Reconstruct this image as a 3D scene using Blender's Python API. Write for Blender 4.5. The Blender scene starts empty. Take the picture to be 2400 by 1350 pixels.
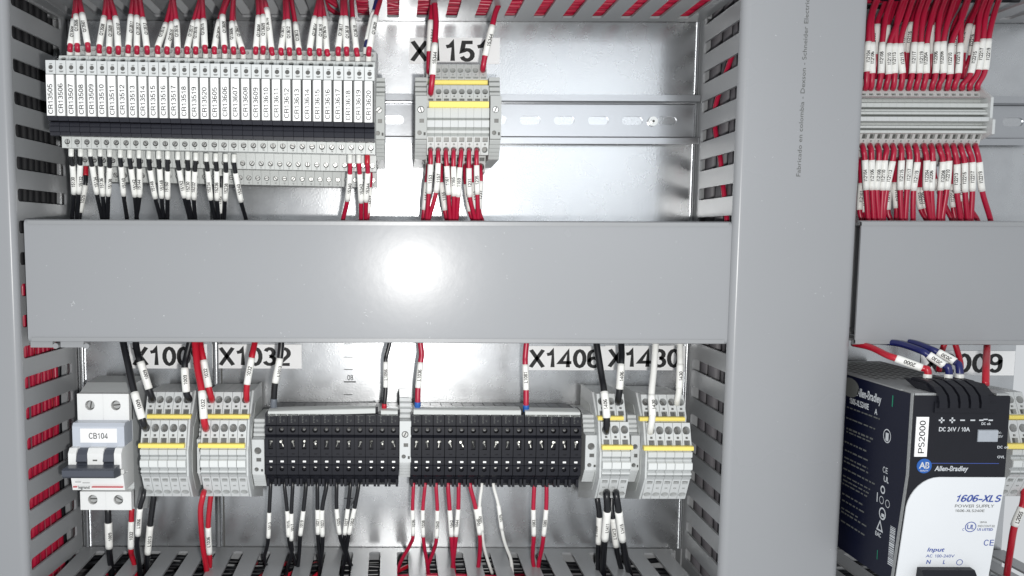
import bpy, math, random
from math import radians, sin, cos, pi, sqrt, atan2
from mathutils import Vector
random.seed(7)
S = 0.001                                   # the scene is laid out in millimetres
sc = bpy.context.scene
C = sc.collection

# ------------------------------------------------------------------ camera
F, D, PITCH, ROLL, CX, CY = 1944.0, 620.0, radians(5.25), radians(0.2), 919.4, 733.6
FW = Vector((0, cos(PITCH), -sin(PITCH))); UP0 = Vector((0, sin(PITCH), cos(PITCH))); RT0 = Vector((1, 0, 0))
RT = RT0 * cos(ROLL) + UP0 * sin(ROLL); UP = UP0 * cos(ROLL) - RT0 * sin(ROLL)
def at(px, py, Y):
    """place on the plane y=Y (mm) seen at photograph pixel px,py"""
    d = FW + RT * ((px - CX) / F) - UP * ((py - CY) / F)
    k = (Y + D) / d.y
    return Vector((d.x * k, Y, d.z * k))
cam_d = bpy.data.cameras.new('camera'); cam = bpy.data.objects.new('camera', cam_d); C.objects.link(cam)
cam_d.sensor_width = 36; cam_d.lens = 36 * F / 2400; cam_d.clip_start = 0.01; cam_d.clip_end = 20
cam_d.shift_x = (1200 - CX) / 2400; cam_d.shift_y = (CY - 675) / 2400
from mathutils import Matrix
M = Matrix.Identity(4)
for i in range(3):
    M[i][0], M[i][1], M[i][2] = RT[i], UP[i], -FW[i]
M[1][3] = -D * S
cam.matrix_world = M
sc.camera = cam

# ------------------------------------------------------------------ world and lamps
w = bpy.data.worlds.new('World'); sc.world = w; w.use_nodes = True
bg = w.node_tree.nodes['Background']; bg.inputs[0].default_value = (0.93, 0.965, 1.0, 1); bg.inputs[1].default_value = 0.52
def lamp(name, loc, tgt, power, shape, sx, sy, col):
    l = bpy.data.lights.new(name, 'AREA'); l.energy = power; l.shape = shape; l.size = sx; l.size_y = sy; l.color = col
    o = bpy.data.objects.new(name, l); C.objects.link(o); o.location = loc
    o.rotation_euler = (Vector(tgt) - Vector(loc)).to_track_quat('-Z', 'Y').to_euler()
    return o
lamp('phone_flash', (0.026, -0.617, -0.028), (0.03, 0, -0.05), 1.95, 'DISK', 0.016, 0.016, (1.0, 0.985, 0.96))
lamp('room_ceiling_light', (0.66, -2.5, 0.36), (0.1, 0, 0.0), 2.7, 'RECTANGLE', 0.66, 0.56, (0.9, 0.95, 1.0))
sc.view_settings.view_transform = 'Standard'; sc.view_settings.look = 'None'
sc.view_settings.exposure = 0.32; sc.view_settings.gamma = 1.0; sc.view_settings.use_curve_mapping = False
sc.cycles.max_bounces = 6; sc.cycles.diffuse_bounces = 3; sc.cycles.glossy_bounces = 3
sc.cycles.transmission_bounces = 3; sc.cycles.caustics_reflective = False; sc.cycles.caustics_refractive = False
try: sc.cycles.use_denoising = True
except Exception: pass

# ------------------------------------------------------------------ materials
def srgb(r, g, b):
    f = lambda c: (c / 255 / 12.92) if c / 255 <= 0.04045 else ((c / 255 + 0.055) / 1.055) ** 2.4
    return (f(r), f(g), f(b), 1)
def mat(name, col, rough=0.45, metal=0.0, noise=0.06, nscale=60, bump=0.0, bscale=900, spec=0.5, trans=0.0, aniso=0.0, rvar=0.0):
    m = bpy.data.materials.new(name); m.use_nodes = True; nt = m.node_tree; b = nt.nodes['Principled BSDF']
    b.inputs['Roughness'].default_value = rough; b.inputs['Metallic'].default_value = metal
    b.inputs['Specular IOR Level'].default_value = spec
    if trans: b.inputs['Transmission Weight'].default_value = trans
    if aniso:
        b.inputs['Anisotropic'].default_value = aniso; b.inputs['Anisotropic Rotation'].default_value = 0.25
        tn = nt.nodes.new('ShaderNodeTangent'); tn.direction_type = 'RADIAL'; tn.axis = 'Z'; nt.links.new(tn.outputs[0], b.inputs['Tangent'])
    tc = nt.nodes.new('ShaderNodeTexCoord')
    oi = nt.nodes.new('ShaderNodeObjectInfo')
    n = nt.nodes.new('ShaderNodeTexNoise'); n.inputs['Scale'].default_value = nscale; n.inputs['Detail'].default_value = 5
    add = nt.nodes.new('ShaderNodeVectorMath'); add.operation = 'ADD'
    nt.links.new(tc.outputs['Object'], add.inputs[0])
    mul = nt.nodes.new('ShaderNodeMath'); mul.operation = 'MULTIPLY'; mul.inputs[1].default_value = 3.0
    nt.links.new(oi.outputs['Random'], mul.inputs[0]); nt.links.new(mul.outputs[0], add.inputs[1])
    nt.links.new(add.outputs[0], n.inputs['Vector'])
    mx = nt.nodes.new('ShaderNodeMix'); mx.data_type = 'RGBA'
    lo = tuple(c * (1 - noise) for c in col[:3]) + (1,); hi = tuple(min(1, c * (1 + noise)) for c in col[:3]) + (1,)
    mx.inputs[6].default_value = lo; mx.inputs[7].default_value = hi
    nt.links.new(n.outputs['Fac'], mx.inputs[0]); nt.links.new(mx.outputs[2], b.inputs['Base Color'])
    if rvar:
        mr = nt.nodes.new('ShaderNodeMapRange'); mr.inputs[3].default_value = rough - rvar; mr.inputs[4].default_value = rough + rvar
        nt.links.new(n.outputs['Fac'], mr.inputs[0]); nt.links.new(mr.outputs[0], b.inputs['Roughness'])
    if bump:
        n2 = nt.nodes.new('ShaderNodeTexNoise'); n2.inputs['Scale'].default_value = bscale; n2.inputs['Detail'].default_value = 3
        nt.links.new(tc.outputs['Object'], n2.inputs['Vector'])
        bp = nt.nodes.new('ShaderNodeBump'); bp.inputs['Strength'].default_value = bump; bp.inputs['Distance'].default_value = 0.0004
        nt.links.new(n2.outputs['Fac'], bp.inputs['Height']); nt.links.new(bp.outputs[0], b.inputs['Normal'])
    return m
DUCT = mat('duct_grey_pvc', srgb(149, 151, 153), 0.34, noise=0.035, nscale=14, bump=0.10, bscale=260, rvar=0.05)
COVER = mat('cover_grey_pvc', srgb(152, 154, 157), 0.27, noise=0.035, nscale=9, bump=0.10, bscale=140, rvar=0.02, spec=0.30, aniso=0.40)
STEEL = mat('galvanised_steel', srgb(197, 199, 201), 0.27, 0.92, noise=0.12, nscale=70, bump=0.12, bscale=800, rvar=0.04, aniso=0.55)
RAIL = mat('zinc_rail_steel', srgb(180, 182, 185), 0.30, 0.92, noise=0.05, nscale=40, bump=0.06, bscale=500)
GREY = mat('terminal_grey_plastic', srgb(196, 199, 197), 0.42, noise=0.03, nscale=120)
LGREY = mat('light_grey_plastic', srgb(202, 205, 205), 0.40, noise=0.02)
DGREY = mat('end_clamp_grey_plastic', srgb(174, 177, 175), 0.45, noise=0.03, nscale=120)
HOLE = mat('contact_metal_hole_shade', srgb(112, 112, 110), 0.4, 0.55, noise=0.25, nscale=400)  # contact metal, darkened so the hole's shade sits in its colour
PIT = mat('dark_slot_plastic', srgb(78, 78, 76), 0.6)
WHITE = mat('white_plastic', srgb(238, 239, 238), 0.38, noise=0.015)
TAG = mat('white_tag', srgb(246, 246, 246), 0.45, noise=0.01)
SLEEVE = mat('white_sleeve', srgb(240, 240, 236), 0.42, noise=0.03, nscale=200)
FERR = mat('ferrule_collar', srgb(225, 226, 222), 0.35, noise=0.02)
RED = mat('red_pvc', srgb(172, 22, 56), 0.34, noise=0.10, nscale=90)
RED2 = mat('bright_red_pvc', srgb(180, 24, 44), 0.32, noise=0.10, nscale=90)
BLACKW = mat('black_pvc', srgb(22, 23, 27), 0.33, noise=0.15)
WHITEW = mat('white_pvc', srgb(232, 232, 228), 0.36, noise=0.02)
NAVYW = mat('navy_pvc', srgb(26, 32, 92), 0.34, noise=0.1)
BLUE = mat('blue_plastic', srgb(36, 92, 170), 0.35)
BLACK = mat('black_plastic', srgb(25, 26, 33), 0.45, noise=0.12, nscale=200, spec=0.3)
CHAR = mat('charcoal_plastic', srgb(33, 34, 42), 0.42, noise=0.12, nscale=200)
SLATE = mat('slate_lever', srgb(74, 78, 88), 0.38)
YELLOW = mat('yellow_strip', srgb(244, 224, 118), 0.42, noise=0.03)
CHROME = mat('nickel_screw', srgb(215, 215, 212), 0.30, 1.0, noise=0.05)
INK = mat('black_ink', srgb(20, 20, 22), 0.6, noise=0.02)
INKG = mat('grey_ink', srgb(92, 94, 92), 0.6, noise=0.02)
INKW = mat('white_ink', srgb(200, 204, 208), 0.5, noise=0.02)
INKB = mat('blue_ink', srgb(62, 84, 160), 0.5, noise=0.02)
INKR = mat('red_ink', srgb(196, 50, 60), 0.5, noise=0.02)
INKT = mat('teal_ink', srgb(20, 120, 92), 0.5, noise=0.02)
NAVY = mat('navy_enamel', srgb(13, 17, 38), 0.42, noise=0.05, spec=0.3)
ALU = mat('aluminium_mesh', srgb(186, 188, 188), 0.45, 0.7, noise=0.12, nscale=700, bump=0.5, bscale=1500)
CREAM = mat('pale_front_plastic', srgb(226, 229, 232), 0.42, noise=0.015)
DUST = mat('scuff_white', srgb(205, 208, 210), 0.7)
DARKFILL = mat('duct_shade_filler', srgb(96, 94, 98), 0.5, noise=0.08)  # dark tone of added tubes standing in for shade inside the ducts
BLACKM = mat('matte_black_jacket', srgb(17, 18, 22), 0.7)
DARKIN = mat('dark_led', srgb(92, 92, 90), 0.25)

# ------------------------------------------------------------------ mesh builder
class MB:
    def __init__(s): s.v = []; s.f = []; s.m = []
    def add(s, vs, fs, m=0):
        o = len(s.v); s.v += [tuple(p) for p in vs]
        for f in fs: s.f.append([i + o for i in f]); s.m.append(m)
        return s
    def box(s, x0, x1, y0, y1, z0, z1, m=0):
        return s.add([(x0,y0,z0),(x1,y0,z0),(x1,y1,z0),(x0,y1,z0),(x0,y0,z1),(x1,y0,z1),(x1,y1,z1),(x0,y1,z1)],
              [(0,1,2,3),(4,7,6,5),(0,4,5,1),(1,5,6,2),(2,6,7,3),(3,7,4,0)], m)
    def cyl(s, c, ax, r, h, n=14, m=0, r2=None):
        ax = Vector(ax).normalized(); c = Vector(c); r2 = r if r2 is None else r2
        u = ax.orthogonal().normalized(); v = ax.cross(u)
        a = [c + (u * cos(2*pi*i/n) + v * sin(2*pi*i/n)) * r for i in range(n)]
        b = [c + ax * h + (u * cos(2*pi*i/n) + v * sin(2*pi*i/n)) * r2 for i in range(n)]
        fs = [(i, (i+1) % n, n + (i+1) % n, n + i) for i in range(n)] + [tuple(range(n-1, -1, -1)), tuple(range(n, 2*n))]
        return s.add(a + b, fs, m)
    def extr(s, pts, axis, a, b, m=0):
        """closed outline pts (2d) extruded along axis x, y or z between a and b"""
        def P(p, t): return {'x': (t, p[0], p[1]), 'y': (p[0], t, p[1]), 'z': (p[0], p[1], t)}[axis]
        n = len(pts)
        return s.add([P(p, a) for p in pts] + [P(p, b) for p in pts],
                     [(i, (i+1) % n, n + (i+1) % n, n + i) for i in range(n)] + [tuple(range(n)), tuple(range(2*n-1, n-1, -1))], m)
    def cell(s, x0, x1, s0, s1, hole, fr, m, mh):
        """a rectangle x0..x1, s0..s1 of face frame fr with a recessed hole (xc, sc, shape, a, b, depth)"""
        xc, scn, shp, a, b, dep = hole; o, e, n = fr
        def put(x, t, d=0.0): return (x, o[0] + e[0]*t - n[0]*d, o[1] + e[1]*t - n[1]*d)
        def rect(ang, xa, xb, ta, tb):
            dx, dy = cos(ang), sin(ang); k = 1e9
            if dx > 1e-9: k = min(k, (xb - xc) / dx)
            if dx < -1e-9: k = min(k, (xa - xc) / dx)
            if dy > 1e-9: k = min(k, (tb - scn) / dy)
            if dy < -1e-9: k = min(k, (ta - scn) / dy)
            return xc + dx * k, scn + dy * k
        A = [atan2(t - scn, x - xc) for x in (x0, x1) for t in (s0, s1)]
        def stad(q):
            dx, dy = abs(cos(q)), abs(sin(q)); c_ = a - b
            if dy > 1e-9 and b / dy * dx <= c_: k = b / dy
            else: k = c_ * dx + sqrt(max(0, c_*c_*dx*dx - c_*c_ + b*b))
            return xc + cos(q) * k, scn + sin(q) * k
        if shp == 'o': A += [2*pi*i/32 - pi for i in range(32)]
        elif shp == 'c': A += [2*pi*i/14 - pi for i in range(14)]
        else: A += [atan2(q, p) for p in (-a, a) for q in (-b, b)]
        A = sorted(set(round(q, 5) for q in A))
        out = [rect(q, x0, x1, s0, s1) for q in A]
        if shp == 'o': inn = [stad(q) for q in A]
        elif shp == 'c': inn = [(xc + cos(q) * a, scn + sin(q) * b) for q in A]
        else: inn = [rect(q, xc - a, xc + a, scn - b, scn + b) for q in A]
        N = len(A)
        vs = [put(*p) for p in out] + [put(*p) for p in inn]
        s.add(vs, [(i, (i+1) % N, N + (i+1) % N, N + i) for i in range(N)], m)
        vs = [put(*p) for p in inn] + [put(p[0], p[1], dep) for p in inn]
        s.add(vs, [(i, (i+1) % N, N + (i+1) % N, N + i) for i in range(N)], m)
        s.add([put(p[0], p[1], dep) for p in inn], [tuple(range(N))], mh)
    def prof(s, pts, x0, x1, holes={}, m=0, mh=1):
        """outline pts [(y,z)] running top, front, bottom, back extruded x0..x1; holes {edge: [(dist, xoff, shape, a, b, depth)]}"""
        n = len(pts)
        for i in range(n):
            p, q = pts[i], pts[(i+1) % n]; L = sqrt((q[0]-p[0])**2 + (q[1]-p[1])**2)
            if L < 1e-6: continue
            e = ((q[0]-p[0])/L, (q[1]-p[1])/L); nr = (e[1], -e[0])
            hs = sorted(holes.get(i, []))
            if not hs:
                s.add([(x0, *p), (x1, *p), (x1, *q), (x0, *q)], [(0, 1, 2, 3)], m); continue
            xm = (x0 + x1) / 2; cut = [0.0] + [(hs[k][0] + hs[k+1][0]) / 2 for k in range(len(hs)-1)] + [L]
            for k, h in enumerate(hs):
                s.cell(x0, x1, cut[k], cut[k+1], (xm + h[1], h[0], h[2], h[3], h[4], h[5]), (p, e, nr), m, mh)
        s.add([(x0, *p) for p in pts], [tuple(range(n))], m); s.add([(x1, *p) for p in pts], [tuple(range(n-1, -1, -1))], m)
        return s
    def mesh(s, name, mats, smooth=False):
        me = bpy.data.meshes.new(name); me.from_pydata([(a*S, b*S, c*S) for a, b, c in s.v], [], s.f)
        for m in (mats if isinstance(mats, (list, tuple)) else [mats]): me.materials.append(m)
        me.polygons.foreach_set('material_index', s.m)
        if smooth: me.polygons.foreach_set('use_smooth', [True] * len(s.f))
        me.update(); return me
    def build(s, name, mats, parent=None, smooth=False):
        return link(name, s.mesh(name, mats, smooth), parent)
def link(name, me, parent=None, loc=None):
    o = bpy.data.objects.new(name, me); C.objects.link(o)
    if parent is not None: o.parent = parent
    if loc is not None: o.location = Vector(loc) * S
    return o
def tag(o, label, cat, group=None, kind=None):
    if label: o['label'] = label
    if cat: o['category'] = cat
    if group: o['group'] = group
    if kind: o['kind'] = kind
    return o
def thing(name, loc, label, cat, group=None):
    o = bpy.data.objects.new(name, None); C.objects.link(o); o.empty_display_size = 0.01
    o.location = Vector(loc) * S
    return tag(o, label, cat, group)
def dup(root, loc, label):
    r = root.copy(); C.objects.link(r); r.location = Vector(loc) * S; r['label'] = label
    for ch in root.children:
        c = ch.copy(); C.objects.link(c); c.parent = r
        for g in ch.children:
            d = g.copy(); C.objects.link(d); d.parent = c
    return r
ORD = 'first second third fourth fifth sixth seventh eighth ninth tenth eleventh twelfth thirteenth fourteenth fifteenth sixteenth'.split()

# ------------------------------------------------------------------ lettering
GL = {}
def make_glyphs():
    chars = sorted(set('0123456789ABCDEFGHIJKLMNOPQRSTUVWXYZabcdefghijklmnopqrstuvwxyz-+/.()'))
    obs = []
    for bold in (0, 1):
        for ch in chars:
            pair = []
            for body in (ch, ch + ch):
                cu = bpy.data.curves.new('g', 'FONT'); cu.body = body; cu.size = 1; cu.resolution_u = 2; cu.fill_mode = 'FRONT'
                cu.offset = 0.022 if bold else 0.0
                o = bpy.data.objects.new('g', cu); C.objects.link(o); pair.append(o)
            obs.append((ch, bold, pair))
    dg = bpy.context.evaluated_depsgraph_get(); dg.update()
    for ch, bold, pair in obs:
        res = []
        for o in pair:
            me = o.evaluated_get(dg).to_mesh()
            res.append(([(v.co.x, v.co.y) for v in me.vertices], [list(p.vertices) for p in me.polygons]))
        x1 = max(p[0] for p in res[0][0]); x2 = max(p[0] for p in res[1][0])
        GL[ch, bold] = (res[0][0], res[0][1], x2 - x1)
    for ch, bold, pair in obs:
        for o in pair:
            cu = o.data; bpy.data.objects.remove(o); bpy.data.curves.remove(cu)
make_glyphs()
CAP = max(p[1] for p in GL['H', 0][0])
def _ell(cx, cy, rx, ry, a0=90, a1=450, n=14):
    return [(cx + rx*cos(radians(a0 + (a1-a0)*i/n)), cy + ry*sin(radians(a0 + (a1-a0)*i/n))) for i in range(n+1)]
STROKE = {  # strokes on a cap height of 1, then the advance; plain grotesque letterforms
 '0': ([_ell(.29,.5,.21,.46)], .58), '1': ([[(.08,.73),(.24,.77),(.33,.96),(.33,0)]], .56),
 '2': ([_ell(.29,.69,.205,.265,175,-35,9) + [(.07,.045),(.53,.045)]], .59), '3': ([_ell(.28,.725,.18,.23,160,-90,8), _ell(.28,.275,.215,.235,90,-165,9)], .58),
 '4': ([[(.41,0),(.41,.93),(.05,.27),(.56,.27)]], .60), '5': ([[(.50,.955),(.16,.955),(.10,.50)] + _ell(.29,.31,.21,.27,128,-160,10)], .58),
 '6': ([_ell(.29,.66,.2,.30,35,180,7) + [(.085,.30)], _ell(.295,.29,.205,.25)], .58), '7': ([[(.05,.955),(.52,.955),(.36,.62),(.24,0)]], .57),
 '8': ([_ell(.29,.735,.17,.22), _ell(.29,.275,.21,.235)], .58), '9': ([_ell(.29,.34,.2,.30,215,360,7) + [(.495,.70)], _ell(.285,.71,.205,.25)], .58),
 'X': ([[(.04,0),(.58,1)], [(.05,1),(.59,0)]], .64), 'C': ([_ell(.38,.5,.31,.46,38,322,14)], .72), 'I': ([[(.13,0),(.13,1)]], .27), 'L': ([[(.10,1),(.10,.045),(.52,.045)]], .56),
 'R': ([[(.10,0),(.10,.955),(.40,.955)] + _ell(.40,.72,.17,.235,90,-90,7)[1:] + [(.10,.485)], [(.40,.48),(.53,.38),(.58,0)]], .70),
 'B': ([[(.10,.045),(.10,.955),(.36,.955)] + _ell(.36,.74,.17,.215,90,-90,7)[1:] + [(.10,.525)], [(.36,.525)] + _ell(.38,.285,.2,.24,90,-90,7) + [(.06,.045)]], .66),
 'Q': ([_ell(.39,.5,.32,.46), [(.46,.22),(.74,-.03)]], .78), 'P': ([[(.10,0),(.10,.955),(.38,.955)] + _ell(.38,.70,.2,.255,90,-90,7)[1:] + [(.10,.445)]], .65),
 'S': ([_ell(.31,.73,.21,.23,25,270,9) + _ell(.31,.27,.23,.235,90,-155,9)[1:]], .64)}
def stroke_glyph(ch, wt):
    V = []; Fq = []
    for st in STROKE[ch][0]:
        closed = abs(st[0][0]-st[-1][0]) + abs(st[0][1]-st[-1][1]) < 1e-4; n = len(st); o = len(V)
        for i in range(n):
            p = st[i]; a = st[i-1] if i else (st[-2] if closed else None); b = st[i+1] if i < n-1 else (st[1] if closed else None)
            ds = []
            for q, r_ in ((a, p), (p, b)):
                if q and r_:
                    l = sqrt((r_[0]-q[0])**2 + (r_[1]-q[1])**2) or 1; ds.append(((r_[0]-q[0])/l, (r_[1]-q[1])/l))
            if len(ds) == 2:
                mx_, my_ = ds[0][0]+ds[1][0], ds[0][1]+ds[1][1]; l = sqrt(mx_*mx_+my_*my_) or 1; mx_, my_ = mx_/l, my_/l
                k = min(2.0, 1 / max(.3, mx_*ds[0][0] + my_*ds[0][1]))
            else: (mx_, my_), k = ds[0], 1
            V += [(p[0] - my_*wt*k, p[1] + mx_*wt*k), (p[0] + my_*wt*k, p[1] - mx_*wt*k)]
        Fq += [[o+2*i, o+2*i+1, o+2*i+3, o+2*i+2] for i in range(n-1)]
    return V, Fq
for _c in STROKE:
    for _b, _w in ((0, .062), (1, .090)):
        _V, _F = stroke_glyph(_c, _w); GL[_c, _b] = ([(a*CAP, b*CAP) for a, b in _V], _F, (STROKE[_c][1] + (.03 if _b else .02)) * CAP)
def text2d(st, cap, bold=0, align='c', space=1.0, slant=0.0, xs=1.0):
    """lettering in the plane: (u along reading, v up), cap height in mm, centred on 0,0"""
    k = cap / CAP; u = 0; V = []; Fc = []
    for ch in st:
        if ch == ' ': u += 0.3; continue
        vs, fs, adv = GL[ch, bold]; o = len(V)
        V += [((u + p[0]) * k * xs + slant * p[1] * k, p[1] * k) for p in vs]; Fc += [[i + o for i in f] for f in fs]
        u += adv * space
    wd = u * k * xs; du = {'c': wd/2, 'l': 0, 'r': wd}[align]
    return [(a - du, b - cap/2) for a, b in V], Fc, wd
def flat_text(mb, st, org, ud, vd, cap, bold=0, align='c', space=1.0, m=0, slant=0.0, xs=1.0):
    V, Fc, wd = text2d(st, cap, bold, align, space, slant, xs); o = Vector(org); ud = Vector(ud); vd = Vector(vd)
    mb.add([o + ud*a + vd*b for a, b in V], Fc, m)
    return wd
XA, ZA = (1, 0, 0), (0, 0, 1)

# ------------------------------------------------------------------ the back plate
bp = MB().box(-345, 470, 0, 2, -345, 260).build('back_plate', STEEL); tag(bp, None, None, kind='structure')
def seam(xc, hw, dep, z0, z1):
    pts = [(xc - hw, 0), (xc - hw*.7, -dep*.8), (xc, -dep), (xc + hw*.7, -dep*.8), (xc + hw, 0)]
    MB().extr(pts, 'z', z0, z1).build('plate_seam', STEEL, bp, True)
seam(-233.5, 2.4, 2.6, -238, 156); seam(-133, 2.6, 1.8, -238, 156)
MB().box(-129.4, -128.2, -0.35, -0.05, -238, 156).build('plate_joint', PIT, bp)
seam(222, 1.6, 2.0, -238, 156)
pm = MB()                                     # printed ruler on the plate
for (x0, x1, y) in ((806,827,806),(806,827,837),(806,827,866),(806,834,895),(806,827,925),(806,827,1137),(806,827,1168),(806,827,1194),(806,824,1253)):
    a = at(x0, y, -0.3); b = at(x1, y, -0.3); t = 0.45 if y == 895 else 0.25
    pm.add([(a.x,-.3,a.z-t),(b.x,-.3,a.z-t),(b.x,-.3,a.z+t),(a.x,-.3,a.z+t)], [(0,1,2,3)])
flat_text(pm, '08', at(821, 885, -0.3), XA, ZA, 4.0)
p = at(826, 1180, -0.3); flat_text(pm, '15', p, XA, ZA, 4.0)
pm.build('printed_ruler', INK, bp)

# ------------------------------------------------------------------ cable ducts
PIT_S, SLW = 20.7, 8.4
def arc(cx, cy, r, a0, a1, n=5): return [(cx + r*cos(a0 + (a1-a0)*i/n), cy + r*sin(a0 + (a1-a0)*i/n)) for i in range(n+1)]
def finger_outline(y0=-1.5, y1=-79.2, ya=-10.0, yb=-77.0, r=2.2):
    h, hw = PIT_S/2, SLW/2; pts = [(-h, y0), (h, y0), (h, ya)]
    pts += arc(h - hw + r, ya - r, r, pi/2, pi, 4)
    pts += arc(h - hw + r, yb + r, r, pi, 3*pi/2, 4)
    pts += [(h, yb), (h, y1), (-h, y1), (-h, yb)]
    pts += arc(-h + hw - r, yb + r, r, -pi/2, 0, 4)
    pts += arc(-h + hw - r, ya - r, r, 0, pi/2, 4)
    pts += [(-h, ya)]
    return pts
FO = finger_outline()
FX = MB().extr([(p[0], p[1]) for p in FO], 'z', -0.8, 0.8).mesh('finger', DUCT)          # wall that runs along x
FZ = MB()
FZ.add(*(lambda n: ([(-0.8, p[1], p[0]) for p in FO] + [(0.8, p[1], p[0]) for p in FO],
       [(i, (i+1) % n, n + (i+1) % n, n + i) for i in range(n)] + [tuple(range(n)), tuple(range(2*n-1, n-1, -1))]))(len(FO)))
FZ = FZ.mesh('finger', DUCT)
def duct(label, axis, a0, a1, b0, b1, front, walls, off=0.0, cover=True, group='slotted wiring ducts'):
    """axis x or z; runs a0..a1, spans b0..b1 across; walls: list of (position across, first, last)"""
    t = thing('cable_duct', (0, 0, 0), label, 'cable duct', group)
    def bx(l0, l1, c0, c1, y0, y1, name, m):
        mb = MB()
        if axis == 'x': mb.box(l0, l1, y0, y1, c0, c1)
        else: mb.box(c0, c1, y0, y1, l0, l1)
        return mb.build(name, m, t)
    bx(a0, a1, b0 + 2, b1 - 2, -1.6, -0.1, 'base', DUCT)
    for wl in walls:
        pos, f0, f1 = wl[:3]
        w_ = bx(f0, f1, -1.2, 1.2, -81.5, -79.2, 'side_wall', DUCT)
        w_.location = Vector((0, 0, pos)) * S if axis == 'x' else Vector((pos, 0, 0)) * S
        if len(wl) > 3: w_.rotation_euler = (0, 0, radians(wl[3]))     # a wall bowed out of square
        n0 = math.ceil((f0 - off) / PIT_S); n1 = math.floor((f1 - off) / PIT_S)
        for k in range(n0, n1 + 1):
            c = off + k * PIT_S
            link('finger', FX if axis == 'x' else FZ, w_, (c, 0, 0) if axis == 'x' else (0, 0, c))
    if cover:
        r = 5.0 if axis == 'z' else 3.4; th = 1.5; o = []
        o += [(b0 - 1.2, front + 4.5)] + arc(b0 - 1.2 + r, front + r, r, pi, 3*pi/2, 8) + arc(b1 + 1.2 - r, front + r, r, -pi/2, 0, 8) + [(b1 + 1.2, front + 4.5)]
        inn = [(b1 + 1.2 - th, front + 4.5), (b1 + 1.2 - th, front + th), (b0 - 1.2 + th, front + th), (b0 - 1.2 + th, front + 4.5)]
        pts = o + inn; mb = MB()
        if axis == 'z': mb.extr(pts, 'z', a0, a1)
        else:
            n = len(pts)
            mb.add([(a0, p[1], p[0]) for p in pts] + [(a1, p[1], p[0]) for p in pts],
                   [(i, (i+1) % n, n + (i+1) % n, n + i) for i in range(n)] + [tuple(range(n)), tuple(range(2*n-1, n-1, -1))])
        cv = mb.build('cover', COVER, t, True); cv.data.set_sharp_from_angle(angle=radians(35))
        return t, cv
    return t, None
ZT, ZM1, ZM0, ZB = 156.0, 9.4, -68.4, -238.0
XL, XR0, XR1 = -244.0, 220.5, 297.5
LOFF = at(30, 163, -60).z; ROFF = at(1690, 515, -40).z
DL, DLc = duct('grey vertical duct at the relay side with black and red wires behind its slots', 'z', -330, 250, XL - 80, XL, -85, [(XL + 6.0, -330, 250, -4.6)], LOFF + PIT_S/2)
DR, DRc = duct('wide grey vertical duct with printed maker line between the two bays', 'z', -330, 250, XR0, XR1, -85, [(XR0 + 3.6, -330, 250, -1.8), (XR1 - 0.9, -330, 250)], ROFF + PIT_S/2 - 2)
TOFF = at(1022, 36, -7.5).x; BOFF = at(911, 1305, -7.5).x
DT, _ = duct('grey horizontal duct above the relays packed with red wires', 'x', XL + 2, XR0 - 2, ZT, ZT + 80, -80, [(ZT + 0.9, XL + 2, XR0 - 2)], TOFF - PIT_S/2 + 10.6, cover=True)
DM, DMc = duct('closed grey horizontal duct with glare across the centre', 'x', -238.3, 219.3, ZM0, ZM1, -81, [(ZM0 + 0.9, -236, 217), (ZM1 - 0.9, -236, 217)], 3.0)
DB, _ = duct('grey horizontal duct under the fuse terminals with open slots', 'x', XL + 2, XR0 - 2, ZB - 80, ZB, -80, [(ZB - 0.9, XL + 2, XR0 - 2)], BOFF)
DM2, _ = duct('closed grey horizontal duct above the black power supply', 'x', 303, 470, ZM0, ZM1 + 1, -81, [(ZM0 + 0.9, 303, 470), (ZM1 + 0.1, 303, 470)], 3.0)
DT2, _ = duct('dark grey duct above the red I-number wires', 'x', XR1 + 2, 470, ZT, ZT + 80, -80, [(ZT + 0.9, at(2352, 20, -40).x, 470)], 12.0)
DB2, _ = duct('grey duct below the black power supply', 'x', XR1 + 2, 470, ZB - 80, ZB, -80, [(ZB - 0.9, XR1 + 2, 470)], 5.0)
# snap tabs of the middle duct that hang below its cover beside the relay-side duct
tb = MB()
for (x0, x1) in ((76, 128), (146, 200)):
    a = at(x0, 803, -76); b = at(x1, 813, -76); tb.box(a.x, b.x, -79, -74.5, b.z, a.z + 3)
    tb.cyl((b.x + 1.8, -79, b.z + 1.0), (0, 1, 0), 1.9, 4, 10)
tb.build('snap_tab', DUCT, DM)
# maker line printed along the vertical duct
mk = MB(); a = at(1871, 415, -85.15); b = at(1892, 5, -85.15); u = (b - a).normalized()
V, Fc, wd = text2d('Fabricado en colombia - Dexson - Schneider Electric', 2.6, 0, 'l', 1.0)
L = (b - a).length * 1.02; v = Vector((-u.z, 0, u.x)).normalized()
mk.add([a + u * (p[0] * L / wd) + v * p[1] for p in V], Fc); mk.build('printed_line', INKG, DRc)
# scuffs on the covers
sf = MB()
def scuff(px, py, Y, n, spread, sz):
    c = at(px, py, Y)
    for i in range(n):
        x = c.x + random.gauss(0, spread); z = c.z + random.gauss(0, spread); a = random.uniform(0, pi); l = sz * random.uniform(.4, 1.5); t = 0.10
        d = Vector((cos(a), 0, sin(a))) * l; q = Vector((-sin(a), 0, cos(a))) * t; o = Vector((x, Y, z))
        sf.add([o - d - q, o + d - q, o + d + q, o - d + q], [(0, 1, 2, 3)])
scuff(172, 712, -81.12, 14, .7, .8); scuff(383, 740, -81.12, 2, .3, .4); scuff(868, 735, -81.12, 5, 2.5, .7); scuff(995, 765, -81.12, 5, 4, .6)
scuff(1080, 690, -81.12, 4, 3, .6); scuff(940, 640, -81.12, 8, 6, .5); scuff(660, 780, -81.12, 3, 2, .4); scuff(1150, 600, -81.12, 5, 10, .4)
for i in range(50): scuff(random.uniform(80, 1690), random.uniform(540, 790), -81.12, 1, 0, .28)
sf.build('scuff_marks', DUST, DMc)
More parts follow.
